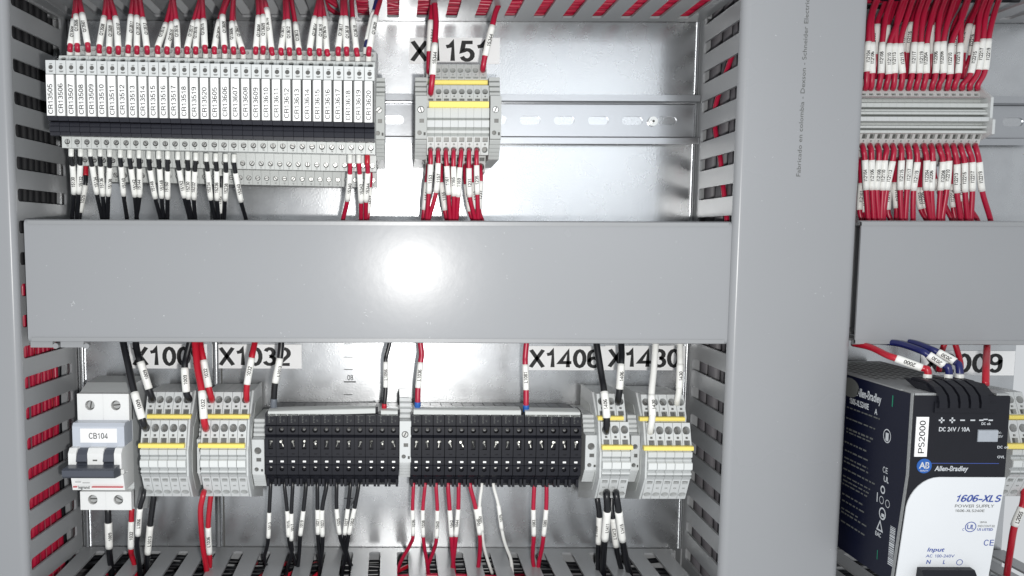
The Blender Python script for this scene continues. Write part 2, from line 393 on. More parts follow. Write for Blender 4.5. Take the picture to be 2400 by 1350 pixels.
sf = MB()
for i in range(26): scuff(random.uniform(1752, 1990), random.uniform(20, 1330), -85.12, 1, 0, .26)
scuff(1724, 860, -84.9, 4, .8, .5); scuff(1920, 690, -85.12, 3, 2, .4); sf.build('scuff_marks', DUST, DRc)

# ------------------------------------------------------------------ rails
def rail(label, x0, x1, zc, slots0, lipx=None):
    t = thing('mounting_rail', (0, 0, 0), label, 'rail', 'steel mounting rails')
    mb = MB()
    for sgn in (1, -1):                         # flange, lip and riser of the hat section
        z0, z1 = zc + sgn * 12.5, zc + sgn * 17.5
        pr = [(-1.0, z0 - sgn*1.0), (-1.0, z0), (-7.0, z0), (-7.5, z0 + sgn*.6), (-7.5, z1), (-6.4, z1), (-6.4, z0 + sgn*1.1), (-0.0, z0 + sgn*1.1), (0.0, z0 - sgn*1.0)]
        mb.extr(pr, 'x', x0, x1)
    x = slots0
    while x - 12.5 > x0: x -= 25
    x += 25
    mb.add([(x0, -1, zc - 12), (x - 12.5, -1, zc - 12), (x - 12.5, -1, zc + 12), (x0, -1, zc + 12)], [(0, 1, 2, 3)])
    while x + 12.5 < x1:                        # web with oblong openings
        mb.cell(x - 12.5, x + 12.5, 0, 24, (x, 12, 'o', 7.6, 3.1, 0.85), ((-1.0, zc + 12), (0, -1), (-1, 0)), 0, 1); x += 25
    mb.add([(x - 12.5, -1, zc - 12), (x1, -1, zc - 12), (x1, -1, zc + 12), (x - 12.5, -1, zc + 12)], [(0, 1, 2, 3)])
    mb.build('hat_section', [RAIL, STEEL], t)
    return t
ZR = (at(1400, 222, -7.5).z + at(1400, 337, -7.5).z) / 2
rt = rail('long steel mounting rail with oblong slots behind the relays and X1151 strip', -226, at(1640, 280, -7.5).x, ZR, at(1402, 285, -1).x)
sc_ = MB(); p = at(1529, 285, -1); sc_.cyl((p.x, -3.2, p.z), (0, 1, 0), 3.4, 2.4, 18); sc_.cyl((p.x, -3.9, p.z), (0, 1, 0), 1.9, 1.0, 16)
sc_.cyl((p.x, -4.05, p.z), (0, 1, 0), 0.9, 0.5, 10, 1); sc_.build('rail_screw', [CHROME, PIT], rt, False)
ZR2 = at(700, 1062, -8).z
rail('steel mounting rail behind the fuse terminals', -226, 221, ZR2, 0)
rail('steel mounting rail behind the grey I-number terminal strip', XR1 + 4, 470, ZR, 330)
rail('steel mounting rail behind the black power supply', XR1 + 4, 470, ZR2, 330)

# ------------------------------------------------------------------ label plates
def plate(x0, y0, x1, y1, st, tx0, tx1, ty0, ty1, label, Y=-0.6):
    a = at(x0, y0, Y); b = at(x1, y1, Y); c = (a + b) / 2
    t = thing('label_plate', (c.x, 0, c.z), label, 'label plate', 'terminal strip label plates')
    W, H = b.x - a.x, a.z - b.z
    MB().box(-W/2, W/2, Y, -0.1, -H/2, H/2).build('plate', TAG, t)
    p = at(tx0, ty0, Y); q = at(tx1, ty1, Y)
    V, Fc, wd = text2d(st, p.z - q.z, 1, 'l'); k = (q.x - p.x) / wd
    MB().add([(p.x - c.x + v_[0]*k, Y - 0.12, (p.z + q.z)/2 - c.z + v_[1]) for v_ in V], Fc).build('lettering', INK, t)
plate(960, 88, 1171, 150, 'X1151', 964, 1150, 97, 143, 'white plate lettered X1151 above the grey terminal strip')
plate(303, 806, 486, 864, 'X1009', 311, 482, 814, 856, 'white plate lettered X1009 half hidden by black and red wires')
plate(497, 807, 707, 864, 'X1032', 514, 684, 815, 856, 'white plate lettered X1032 above its red wires')
plate(1238, 811, 1418, 868, 'X1406', 1242, 1408, 820, 861, 'white plate lettered X1406 behind black wires')
plate(1419.5, 810, 1606, 868, 'X1430', 1427, 1596, 819, 860, 'white plate lettered X1430 behind white wires')
plate(2160, 822, 2376, 880, 'X2009', 2166, 2350, 830, 872, 'white plate lettered X2009 behind the power supply')

# ------------------------------------------------------------------ screws and small shared meshes
def screw_mesh(r, slot=True, rot=0.0):
    mb = MB(); n = 14
    mb.cyl((0, 0, 0), (0, -1, 0), r, 0.7, n, 0, r * .86)
    if slot:
        a = rot; u = Vector((cos(a), 0, sin(a))); q = Vector((-sin(a), 0, cos(a)))
        o = Vector((0, -0.73, 0)); mb.add([o - u*r*.8 - q*r*.16, o + u*r*.8 - q*r*.16, o + u*r*.8 + q*r*.16, o - u*r*.8 + q*r*.16], [(0, 1, 2, 3)], 1)
    return mb.mesh('screw', [CHROME, PIT])
SCR = [screw_mesh(1.55, True, a) for a in (0.2, 0.9, 1.6, 2.3, 2.9)]

# ------------------------------------------------------------------ interface relays
RP = 6.2; RX0 = at(121, 230, -118).x; RXN = at(866, 230, -118).x; RPX = (RXN - RX0) / 31
RDZ = (at(866, 163, -118).z - at(121, 147, -118).z) / 31
def zr(py, Y, px=493): return at(px, py, Y).z - ZR
RH = RPX / 2 - 0.07
def relay_meshes():
    # stepped base, its outline from the top over the front to the bottom (y, z)
    z = zr
    base = [(-8, z(104, -30)), (-78, z(115, -78)), (-82, z(137, -82)), (-97, z(138, -97)), (-99, z(151, -99)), (-110, z(153, -110)),
            (-110, z(320, -110)), (-97, z(328, -97)), (-97, z(354, -97)), (-70, z(358, -70)), (-68, z(395, -68)), (-47, z(398, -47)), (-44, z(432, -44)), (-8, z(432, -30))]
    holes = {1: [(2.6, 0, 'c', 1.5, 1.5, 3)], 3: [(2.6, 0, 'c', 1.6, 1.6, 1.6)],
             7: [(3.0, 0.3, 'c', 1.75, 1.75, 1.3)], 9: [(6.6, 0.6, 'c', 1.75, 1.75, 1.3)], 11: [(5.4, 0.6, 'c', 1.75, 1.75, 1.3)]}
    h = MB().prof(base, -RH, RH, holes, 0, 1).mesh('housing', [GREY, PIT])
    led = MB(); zt, zb = z(149, -118), z(181, -118)
    led.prof([(-109, zt), (-118.2, zt), (-118.2, zb), (-109, zb)], -RH + .1, RH - .1, {1: [((zt - zb) * .5, 0, 'c', 1.35, 1.35, 0.8)]}, 0, 1)
    led = led.mesh('led_block', [LGREY, DARKIN])
    zt, zb = z(183, -118), z(279, -118)
    tg = MB(); tg.box(-RH + .15, RH - 1.25, -118.6, -109, zb, zt); tg = tg.mesh('tag_holder', WHITE)
    rb = MB(); rb.box(RH - 1.25, RH - .3, -111.0, -109, zb, zt); rb.box(RH - .45, RH - .02, -117.6, -109, zb, zt); rb = rb.mesh('side_rib', mat('rib_plastic_painted_shade', srgb(128, 130, 130), .5))  # shade of the gaps between tags is put into the rib colour
    z1, z2, z3, z4 = z(280, -118), z(291, -115), z(294, -112), z(325, -114)
    lt = MB(); lt.prof([(-109, z1), (-118, z1), (-116.5, z2), (-112, z3), (-115, z3 - .3), (-116, z3 - 2.5), (-115.2, z3 - 3), (-116, z4 + 2.2), (-114.6, z4 + 1.9), (-114.6, z4), (-109, z4)], -RH + .06, RH - .02)
    lt = lt.mesh('latch', CHAR)
    nm = MB()
    for st, py, Y in (('14', 349, -97.15), ('11', 391.5, -68.4), ('12', 427, -44.6)):
        flat_text(nm, st, (0.5, Y, z(py, Y)), XA, ZA, 1.1, 1)
    for py, hw in ((174, 1.3), (176, .9), (157, .8)): nm.box(.2 - hw, .2 + hw, -118.35, -118.22, z(py, -118.3) - .14, z(py, -118.3) + .14)
    nm = nm.mesh('lettering', INKG)
    return h, led, tg, rb, lt, nm
RM = relay_meshes()
for i in range(32):
    num = 13505 + i if i < 16 else 13605 + i - 16
    X = RX0 + RPX * i; dz = RDZ * i - RDZ * 15.5
    t = thing('interface_relay', (X, 0, ZR + dz), f'slim grey relay with white tag CR{num}', 'relay', 'interface relays on the upper rail')
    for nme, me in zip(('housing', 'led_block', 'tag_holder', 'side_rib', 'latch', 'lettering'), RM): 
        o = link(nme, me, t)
        if nme == 'tag_holder': tg = o
    mb = MB(); zt, zb = zr(183, -118.7), zr(279, -118.7)
    V, Fc, wd = text2d(f'CR{num}', 2.75, 0, 'l', 1.0); k = 17.6 / wd; jz = random.uniform(-.3, .5)
    mb.add([(-0.55 - p[1], -118.72, zb + 1.2 + jz + p[0]*k) for p in V], Fc); mb.build('lettering', INK, tg)
    for py, Y, off, s_ in ((338.5, -96.1, .3, 0), (381, -68.0, .6, 1), (416, -44.6, .6, 2)):
        link('screw', random.choice(SCR), t, (off, Y, zr(py, Y)))

# ------------------------------------------------------------------ end clamps
def clamp_mesh(wd, zt, zb, Y):
    """rail end clamp: ribbed top, screw seat, window, ribbed foot; outline relative to its rail"""
    H = zt - zb; pts = [(-6, zt - 2)]
    y = Y + 12; z = zt
    for k in range(4):                              # ribs of the head
        pts += [(y, z), (y - 1.2, z - .3), (y - 1.2, z - H*.045), (y, z - H*.05)]; z -= H*.062; y -= 1.3
    pts += [(Y, z), (Y, zb + H*.26), (Y + 2, zb + H*.25)]; z = zb + H*.24
    n0 = len(pts)
    for k in range(5): pts += [(Y + 2 + k*1.6, z), (Y + 3 + k*1.6, z - H*.036)]; z -= H*.042
    pts += [(-6, zb)]
    e = 4*4 + 1
    LL = (pts[e][1] - pts[e+1][1])
    holes = {e: [(LL*.32, -.2, 'c', min(2.5, wd*.3), min(2.5, wd*.3), 2.2), (LL*.58, .4, 'r', wd*.2, 1.3, 1.2), (LL*.86, -wd*.14, 'c', 1.5, 1.5, 3)]}
    return MB().prof(pts, -wd/2, wd/2, holes, 0, 1).mesh('clamp_body', [DGREY, HOLE]), pts[e][1] - LL*.32
def end_clamp(px, py0, py1, Y, wd, zc, label, screw=True, mats=None):
    a = at(px, py0, Y + 10); b = at(px, py1, Y + 6)
    X = at(px, (py0 + py1) / 2, Y).x
    t = thing('end_clamp', (X, 0, zc), label, 'end clamp', 'grey rail end clamps')
    me, zs = clamp_mesh(wd, a.z - zc, b.z - zc, Y)
    if mats: me.materials[0] = mats
    link('clamp_body', me, t)
    if screw: link('screw', screw_mesh(2.1, True, random.uniform(0, 3)), t, (-.2, Y + .9, zs))
    MB().box(wd*.22, wd*.40, Y - .04, Y + .5, b.z - zc + (a.z - b.z)*.30, b.z - zc + (a.z - b.z)*.335).build('test_slot', PIT, t)
    return t
end_clamp(889, 181, 381, -66, 7.0, ZR, 'grey end clamp closing the relay row beside relay CR13620')
end_clamp(987, 180, 380, -62, 7.6, ZR, 'grey end clamp of the X1151 strip facing the relays')
end_clamp(1162, 180, 380, -60, 7.2, ZR, 'grey end clamp of the X1151 strip facing the empty rail')
end_clamp(476, 982, 1145, -60, 8.4, ZR2, 'light grey end clamp between the X1009 and X1032 strips', False, LGREY)
end_clamp(605, 982, 1148, -60, 8.4, ZR2, 'light grey end clamp between the X1032 strip and the black fuses', False, LGREY)
end_clamp(950, 932, 1128, -62, 7.8, ZR2, 'light grey end clamp between the two black fuse groups', True, LGREY)
end_clamp(1386, 972, 1138, -60, 8.2, ZR2, 'light grey end clamp between the black fuses and X1406 strip', False, LGREY)
end_clamp(1489, 973, 1138, -58, 6.0, ZR2, 'light grey end clamp between the X1406 and X1430 strips', False, LGREY)

# ------------------------------------------------------------------ X1151 strip: eight two-tier spring terminals
def strip_things(name, n, px0, px1, pyref, Yref, zc, meshes, label, cat, group):
    x0 = at(px0, pyref, Yref).x; x1 = at(px1, pyref, Yref).x; p = (x1 - x0) / (n - 1)
    for i in range(n):
        t = thing(name, (x0 + p*i, 0, zc), label(i), cat, group)
        for q in meshes(p):
            o = link(q[0], q[1], t, q[2] if len(q) > 2 else None)
            if len(q) > 2: o.rotation_euler = (random.uniform(-.35, .35), random.uniform(-.5, .5), random.uniform(-.5, .5))
    return x0, p
CACHE = {}
def x1151_meshes(p):
    if 'a' in CACHE: return CACHE['a']
    h = p/2 - .05; z = lambda py, Y: at(1080, py, Y).z - ZR
    pts = [(-8, z(150, -30)), (-36, z(151, -36)), (-42, z(184, -42)), (-42, z(197, -42)), (-52, z(200, -52)), (-56, z(237, -56)), (-56, z(250, -56)),
           (-58, z(253, -58)), (-58, z(276, -58)), (-56, z(279, -56)), (-58.5, z(282, -58)), (-58.5, z(298, -58)), (-56, z(301, -56)), (-58, z(306, -58)), (-58, z(312, -58)),
           (-56, z(315, -56)), (-58, z(320, -58)), (-55, z(363, -55)), (-40, z(365, -40)), (-36, z(403, -36)), (-26, z(410, -26)), (-8, z(410, -20))]
    L = lambda i: sqrt((pts[i+1][0]-pts[i][0])**2 + (pts[i+1][1]-pts[i][1])**2)
    ho = {1: [(L(1)*.42, 0, 'c', 1.95, 2.1, 5), (L(1)*.72, 0, 'c', .65, .6, 1.5), (L(1)*.93, 0, 'r', 1.7, .75, 1.2)],
          4: [(L(4)*.40, 0, 'c', 1.95, 2.1, 5), (L(4)*.69, 0, 'c', .65, .6, 1.5), (L(4)*.90, 0, 'r', 1.7, .85, 1.2)],
          16: [(L(16)*.17, 0, 'r', 1.75, 1.5, 2.5), (L(16)*.42, 0, 'c', .75, .7, 1.5), (L(16)*.72, 0, 'c', 1.95, 2.1, 6)],
          18: [(L(18)*.22, 0, 'r', 1.75, 1.3, 2), (L(18)*.70, 0, 'c', 1.95, 2.6, 6)]}
    body = MB().prof(pts, -h, h, ho, 0, 1).mesh('housing', [GREY, HOLE])
    mk_ = MB().box(-h + .1, h - .1, -58.9, -57.5, z(298, -58.8), z(283, -58.8)).mesh('marker', LGREY)
    CACHE['a'] = [('housing', body), ('marker', mk_)]
    return CACHE['a']
xa, pa = strip_things('terminal_block', 8, 1009, 1136, 352, -56, ZR, x1151_meshes, lambda i: f'grey two-tier terminal in the X1151 strip, {ORD[i]} counted from the relay row', 'terminal', 'terminals of the X1151 strip')
def bar(x0, x1, zt, zb, Y0, Y1, label, mt=YELLOW, name='jumper_bar', grp='yellow jumper bars', cat='jumper bar'):
    t = thing(name, ((x0+x1)/2, Y1, (zt+zb)/2), label, cat, grp); W = (x1-x0)/2; H = (zt-zb)/2; c = min(.5, H*.4)
    MB().extr([(0, H), (Y0-Y1+c, H), (Y0-Y1, H-c), (Y0-Y1, -H+c), (Y0-Y1+c, -H), (0, -H)], 'x', -W, W).build('strip', mt, t)
    MB().box(-W+.4, W-.4, 0, 1.5, -H*.4, H*.4).build('comb', CHROME, t)
bar(at(1005,190,-46).x, at(1143,190,-46).x, at(1080,187,-46).z, at(1080,198,-46).z, -46, -42, 'long yellow bar on the upper tier of the X1151 strip')
bar(at(1006,244,-60).x, at(1146,244,-60).x, at(1080,237,-60).z, at(1080,252,-60).z, -60, -56, 'long yellow bar on the lower tier of the X1151 strip')

# ------------------------------------------------------------------ lower two-tier terminals X1009, X1032, X1406, X1430
def lower_meshes(key, pxm, dpy):
    def f(p):
        if key in CACHE: return CACHE[key]
        h = p/2 - .14; z = lambda py, Y: at(pxm, py + dpy, Y).z - ZR2
        pts = [(-8, z(900, -10)), (-40, z(913, -40)), (-50, z(919, -50)), (-57, z(971, -57)), (-57, z(983, -57)), (-64, z(985, -64)), (-69, z(1040, -69)), (-69, z(1052, -69)),
               (-71, z(1054, -71)), (-71, z(1066, -71)), (-68.5, z(1069, -69)), (-70, z(1071, -70)), (-69.5, z(1075, -69.5)), (-71.5, z(1079, -71.5)), (-71.5, z(1095, -71)), (-68.5, z(1099, -69)),
               (-70.5, z(1103, -70)), (-70.5, z(1107, -70)), (-68, z(1109, -68)), (-70.5, z(1112, -70)), (-68, z(1118, -68)), (-60, z(1163, -60)), (-8, z(1172, -20))]
        L = lambda i: sqrt((pts[i+1][0]-pts[i][0])**2 + (pts[i+1][1]-pts[i][1])**2)
        ho = {2: [(L(2)*.34, 0, 'c', 2.55, 2.7, 6), (L(2)*.64, 0, 'r', .85, .75, 1.5), (L(2)*.87, 0, 'r', 2.0, 1.7, 3)],
              5: [(L(5)*.33, 0, 'c', 2.6, 2.9, 6), (L(5)*.64, 0, 'r', .85, .75, 1.5), (L(5)*.86, 0, 'r', 2.0, 1.75, 3)],
              20: [(L(20)*.16, 0, 'r', 1.9, 1.4, 2.5), (L(20)*.45, 0, 'r', 1.0, .6, 1.2), (L(20)*.77, 0, 'c', 2.5, 2.0, 5)]}
        body = MB().prof(pts, -h, h, ho, 0, 1).mesh('housing', [LGREY, HOLE])
        mk_ = MB().box(-h + .1, h - .1, -72.3, -71, z(1094, -72), z(1080, -72)).mesh('marker', mat('marker_plastic', srgb(216, 219, 218), .4))
        CACHE[key] = [('housing', body), ('marker', mk_)]
        return CACHE[key]
    return f
def lower_strip(nm_, n, pu0, pu1, pl0, pl1, pxm, dpy, near, ub, lb):
    x0, p = strip_things('terminal_block', n, pl0, pl1, 1003 + dpy, -67, ZR2, lower_meshes(nm_, pxm, dpy),
             lambda i: f'light grey two-tier terminal in the {nm_} strip, {ORD[i]} counted from the {near}', 'terminal', f'terminals of the {nm_} strip')
    # end plate on the side away from the camera axis
    z = lambda py, Y: at(pxm, py + dpy, Y).z - ZR2
    s_ = 1 if pxm < 919 else -1; e = x0 + p*(n-1) if s_ > 0 else x0
    t = thing('end_plate', (e + s_*(p/2 + .7), 0, ZR2), f'thin grey end plate of the {nm_} strip', 'end plate', 'terminal strip end plates')
    pts = [(-8, z(902, -20)), (-43, z(915, -43)), (-55, z(968, -55)), (-62, z(984, -62)), (-67.5, z(1045, -67)), (-69.5, z(1056, -69)), (-69.5, z(1115, -69)), (-58, z(1164, -58)), (-8, z(1174, -20))]
    MB().prof(pts, -.65, .65).build('plate', LGREY, t)
    pts2 = [(y_ * .8 - 4, zz * .82) for y_, zz in pts]
    MB().prof(pts2, .66 if s_ > 0 else -.9, .9 if s_ > 0 else -.66).build('raised_panel', GREY, t)
    bar(at(ub[0],977+dpy,-61).x, at(ub[1],977+dpy,-61).x, at(pxm,972.5+dpy,-61).z, at(pxm,982+dpy,-61).z, -61, -57.2, f'yellow bar on the upper tier of the {nm_} strip')
    bar(at(lb[0],1046+dpy,-73).x, at(lb[1],1046+dpy,-73).x, at(pxm,1041+dpy,-73).z, at(pxm,1051+dpy,-73).z, -73, -69.2, f'yellow bar on the lower tier of the {nm_} strip')
lower_strip('X1009', 5, 358, 443, 341, 427, 385, 0, 'circuit breaker', (344, 447), (324, 431))
lower_strip('X1032', 5, 496, 579, 482, 567, 525, 0, 'X1009 strip', (484, 584), (464, 573))
lower_strip('X1406', 3, 1406, 1449, 1421, 1465, 1440, 4, 'black fuses', (1402, 1462), (1412, 1484))
lower_strip('X1430', 5, 1507, 1591, 1527, 1610, 1560, 6, 'X1406 strip', (1500, 1606), (1510, 1626))
# partly hidden strip beside the power supply
strip_things('terminal_block', 3, 2378, 2424, 1003, -67, ZR2, lower_meshes('X2009', 2390, 0),
   lambda i: f'light grey two-tier terminal beside the power supply, {ORD[i]} counted from it', 'terminal', 'terminals beside the power supply')
bar(at(2366,979,-61).x, at(2440,979,-61).x, at(2390,974,-61).z, at(2390,984,-61).z, -61, -57.2, 'yellow bar on the upper tier beside the power supply')
bar(at(2362,1046,-73).x, at(2440,1046,-73).x, at(2390,1041,-73).z, at(2390,1053,-73).z, -73, -69.2, 'yellow bar on the lower tier beside the power supply')

# ------------------------------------------------------------------ grey strip with the I-number wires (other bay)
def ix_meshes(p):
    if 'i' in CACHE: return CACHE['i']
    h = p/2 - .04; z = lambda py, Y: at(2160, py, Y).z - ZR
    pts = [(-8, z(180, -20)), (-34, z(186, -34)), (-40, z(226, -40)), (-46, z(230, -46)), (-40, z(233, -40)), (-40, z(240, -40)), (-48, z(242, -48)), (-48, z(251, -48)), (-42, z(254, -42)), (-46, z(257, -46)), (-46, z(260, -46)), (-48, z(263, -48)),
           (-48, z(268, -48)), (-43, z(271, -43)), (-49, z(274, -49)), (-49, z(284, -49)), (-43, z(289, -43)), (-43, z(293, -43)), (-48, z(295, -48)), (-48, z(300, -48)), (-43, z(303, -43)), (-48, z(306, -48)), (-48, z(312, -48)),
           (-44, z(314, -44)), (-40, z(352, -40)), (-28, z(354, -28)), (-24, z(385, -24)), (-8, z(388, -16))]
    L = lambda i: sqrt((pts[i+1][0]-pts[i][0])**2 + (pts[i+1][1]-pts[i][1])**2)
    ho = {1: [(L(1)*.55, 0, 'c', 1.9, 2.0, 5), (L(1)*.88, 0, 'r', 1.5, .9, 1.5)],
          23: [(L(23)*.16, 0, 'r', 1.7, 1.6, 2.5), (L(23)*.44, 0, 'c', .6, .6, 1.2), (L(23)*.74, 0, 'c', 1.95, 2.1, 6)]}
    CACHE['i'] = [('housing', MB().prof(pts, -h, h, ho, 0, 1).mesh('housing', [GREY, HOLE])), ('marker', MB().box(-h, h, -49.6, -48.5, z(284, -49), z(274.5, -49)).mesh('marker', LGREY))]
    return CACHE['i']
xi, pi_ = strip_things('terminal_block', 17, 2005, 2287, 340, -42, ZR, ix_meshes, lambda i: f'grey ribbed terminal of the I-number strip, {(ORD + ["seventeenth"])[i]} counted from the vertical duct', 'terminal', 'terminals of the I-number strip')
t = thing('end_plate', (xi + pi_*16.5 + 1.0, 0, ZR), 'grey end plate closing the I-number strip', 'end plate', 'terminal strip end plates')
z = lambda py, Y: at(2310, py, Y).z - ZR
MB().prof([(-8, z(190, -20)), (-36, z(200, -36)), (-50, z(228, -50)), (-50, z(276, -50)), (-53, z(280, -53)), (-53, z(314, -53)), (-40, z(330, -40)), (-8, z(345, -20))], -.9, .9).build('plate', LGREY, t)

# ------------------------------------------------------------------ black fuse terminals
def fuse_meshes(p):
    if 'f' in CACHE: return CACHE['f']
    h = p/2 - .12; z = lambda py, Y: at(930, py, Y).z - ZR2
    pts = [(-8, z(958, -30)), (-52, z(964, -52)), (-60, z(971, -60)), (-60, z(997, -60)), (-62, z(1000, -62)), (-62, z(1019, -62)), (-61, z(1022, -61)), (-62.5, z(1026, -62)), (-62.5, z(1070, -62)),
           (-61.8, z(1073, -62)), (-61.8, z(1089, -62)), (-62.5, z(1091, -62)), (-62, z(1113, -62)), (-58, z(1117, -58)), (-54, z(1131, -54)), (-30, z(1136, -30)), (-8, z(1136, -20))]
    L = lambda i: sqrt((pts[i+1][0]-pts[i][0])**2 + (pts[i+1][1]-pts[i][1])**2)
    ho = {4: [(L(4)*.45, 0, 'c', 1.9, 1.9, 4)], 7: [(L(7)*.36, .1, 'r', 1.5, 3.4, 2.6), (L(7)*.86, .3, 'r', 1.0, .4, .8)],
          9: [(L(9)*.55, .2, 'r', 1.5, .75, .9)], 11: [(L(11)*.40, 0, 'c', 1.6, 1.7, 3)]}
    body = MB().prof(pts, -h, h, ho, 0, 0)
    for x in (-h + .2, h - 2.0): body.box(x, x + 1.7, -57.5, -50, z(1138, -55), z(1120, -55))
    body = body.mesh('housing', [BLACK, PIT])
    ct = MB(); zc0 = z(1040, -61); zc = 0
    ct.cyl((-.3, 0, zc + 1.6), (0, -1, 0), 1.0, .9, 8); ct.cyl((.75, 0, zc + 1.9), (.2, -1, .3), .75, .8, 7); ct.cyl((.1, .2, zc - .4), (0, -1, .5), .7, .8, 6)
    ct.box(-.15, .45, -.6, .2, zc - 2.8, zc - .6); ct.v = [(a*.8, b*.8, c*.85) for a, b, c in ct.v]; ct = ct.mesh('fuse_contact', mat('fuse_end_metal', srgb(186, 186, 180), .42, 1.0, noise=.3, nscale=900))
    ln = MB().box(-.9, 1.3, -62.0, -61.0, z(1084.5, -62), z(1080.5, -62)).mesh('indicator_lens', WHITE)
    sl = MB().cyl((0, -58.6, z(1097, -62)), (0, -1, .4), 1.1, .8, 8).cyl((0, -59.3, z(1008.5, -62)), (0, -1, .6), 1.2, .7, 8).mesh('clamp_screw', CHROME)
    tx = MB(); 
    for k in range(5): tx.box(-1.5, -.5 - .3 * (k % 2), -60.2, -60.1, z(991 - k*3.4, -60), z(991 - k*3.4, -60) + .45)
    tx.box(-2.6, 2.4, -60.2, -60.1, z(974, -60), z(974, -60) + .25)
    flat_text(tx, 'AC', (1.3, -60.15, z(986, -60)), ZA, (-1, 0, 0), 1.0)
    tx = tx.mesh('lettering', INKG)
    CACHE['f'] = [('housing', body), ('fuse_contact', ct, (0, -60.9, zc0)), ('indicator_lens', ln), ('clamp_screw', sl), ('lettering', tx)]
    return CACHE['f']
xf, pf = strip_things('fuse_terminal', 12, 634, 922, 1040, -62, ZR2, fuse_meshes, lambda i: f'black fuse terminal of the smaller group, {ORD[i]} counted from the X1032 strip', 'fuse terminal', 'black fuse terminals')
xg, pg = strip_things('fuse_terminal', 15, 975, 1350, 1040, -62, ZR2, fuse_meshes, lambda i: f'black fuse terminal of the larger group, {ORD[i]} counted from the pale end clamp', 'fuse terminal', 'black fuse terminals')
def busbar(x0, y0, x1, y1, label):
    a = at(x0, y0, -56); b = at(x1, y1, -56); t = thing('feed_bar', ((a.x+b.x)/2, -50, (a.z+b.z)/2), label, 'feed bar', 'pale feed bars over the fuses')
    W = (b.x - a.x)/2; dz = (b.z - a.z)/2; mb = MB(); hz = 2.0
    pr = [(1, hz), (-5, hz + .1), (-9.5, hz - .5), (-10, hz - 1), (-10, -hz), (-2, -hz - .5), (1, -hz)]
    n = len(pr)
    mb.add([(-W, q[0], q[1] - dz) for q in pr] + [(W, q[0], q[1] + dz) for q in pr], [(i, (i+1) % n, n + (i+1) % n, n + i) for i in range(n)] + [tuple(range(n)), tuple(range(2*n-1, n-1, -1))])
    mb.build('bar_cover', GREY, t)
    MB().box(W + .02, W + 1.6, -6, 6, -hz + dz - .8, hz + dz - .4).build('end_contact', BLACK, t)
busbar(630, 966, 880, 959, 'long pale bar over the fuses next to the X1032 strip'); busbar(893, 964, 932, 965, 'short pale bar with red ferrule beside the pale end clamp')
busbar(969, 962, 1219, 964, 'long pale bar over the larger fuse group fed by wire L1036'); busbar(1229, 966, 1357, 968, 'shorter pale bar over the larger fuse group fed by wire L1081')

# ------------------------------------------------------------------ circuit breaker
XB = at(243, 950, -52).x
cb = thing('circuit_breaker', (XB, 0, ZR2), 'white two-pole circuit breaker tagged CB104 with dark toggle bar', 'circuit breaker')
z = lambda py, Y: at(230, py, Y).z - ZR2
h = 17.9
bm = MB().prof([(-8, z(880, -8)), (-34, z(896, -34)), (-47, z(921, -50)), (-47, z(924, -52)), (-47, z(986, -52)), (-46, z(992, -46)), (-46, z(1148, -46)), (-47, z(1152, -52)), (-47, z(1194, -52)), (-46.5, z(1196, -50)), (-8, z(1190, -8))],
   -h, h, {}, 0, 1)
# terminal faces with screw wells
for zt, zb, zc_ in ((z(923, -53), z(987, -53), z(950, -53)), (z(1152, -53), z(1195, -53), z(1171, -53))):
    bm2 = MB()
    for x0, x1, xc in ((-h, 0, -9.2), (0, h, 8.8)):
        bm2.cell(x0 + .04, x1 - .04, 0, zt - zb, (xc, zt - zc_, 'c', 3.4, 3.5, 4.0), ((-53.2, zt), (0, -1), (-1, 0)), 0, 1)
    bm2.box(-h, h, -53.1, -45, zt - .1, zt); bm2.box(-h, h, -53.1, -45, zb, zb + .1); bm2.box(-h, -h + .1, -53.1, -45, zb, zt); bm2.box(h - .1, h, -53.1, -45, zb, zt); bm2.build('terminal_face', [WHITE, HOLE], cb)
bm.build('housing', [LGREY, PIT], cb)
for zc_, sc2 in ((z(950, -53), 1), (z(1171, -53), -1)):
    for xc in (-9.2, 8.8): link('screw', screw_mesh(3.0, True, random.uniform(0, 3)), cb, (xc, -50.2, zc_))
MB().prof([(-46, z(989, -60)), (-62, z(991, -62)), (-64, z(1000, -64)), (-64, z(1049, -64)), (-46, z(1051, -60))], -h + .2, h - .2).build('label_holder', mat('clear_grey_cover', srgb(196, 202, 212), 0.25), cb)
tg = MB().box(-12.2, 12.8, -64.6, -64.02, z(1037, -64), z(1004, -64)).build('tag', TAG, cb)
mb = MB(); flat_text(mb, 'CB104', (.3, -64.7, z(1021, -64)), XA, ZA, 4.0, 0, 'c', 1.03); mb.build('lettering', INK, tg)
yb = -70; sad = MB(); zt, zb = z(1052, -71), z(1152, -68)
# saddle: white centre with two lever slots
for x0, x1 in ((-h, -12.6), (-5.0, 5.6), (13.0, h)):
    sad.prof([(-46, zt), (-69, zt), (-72, zt - 3), (-72, z(1098, -72)), (-69, z(1101, -69)), (-46, z(1101, -60))], x0, x1)
sad.prof([(-46, z(1110, -60)), (-69, z(1112, -69)), (-66, zb + .4), (-64, zb), (-46, zb)], -h, h)
sad.box(-h + .05, h - .05, -60, -46.1, z(1114, -60), zt - .5)
for x0, x1 in ((-h + .06, -h + 3), (h - 3, h - .06)): sad.box(x0, x1, -67.5, -60.05, z(1111, -68), zt - .6)
sad.build('saddle', WHITE, cb)
for xc in (-8.8, 9.3):
    MB().prof([(-55, zt - .8), (-68, zt - 1.2), (-71, zt - 4), (-73, z(1082, -73)), (-70.5, z(1085, -71)), (-77, z(1099, -77)), (-60, z(1104, -60))], xc - 3.7, xc + 3.6).build('toggle_lever', SLATE, cb)
tbm = MB().prof([(-70, z(1097, -80)), (-82, z(1098, -82)), (-84.5, z(1103, -84)), (-84.5, z(1117, -84)), (-82, z(1121, -82)), (-70, z(1120, -76))], -h + .4, h - 1.2)
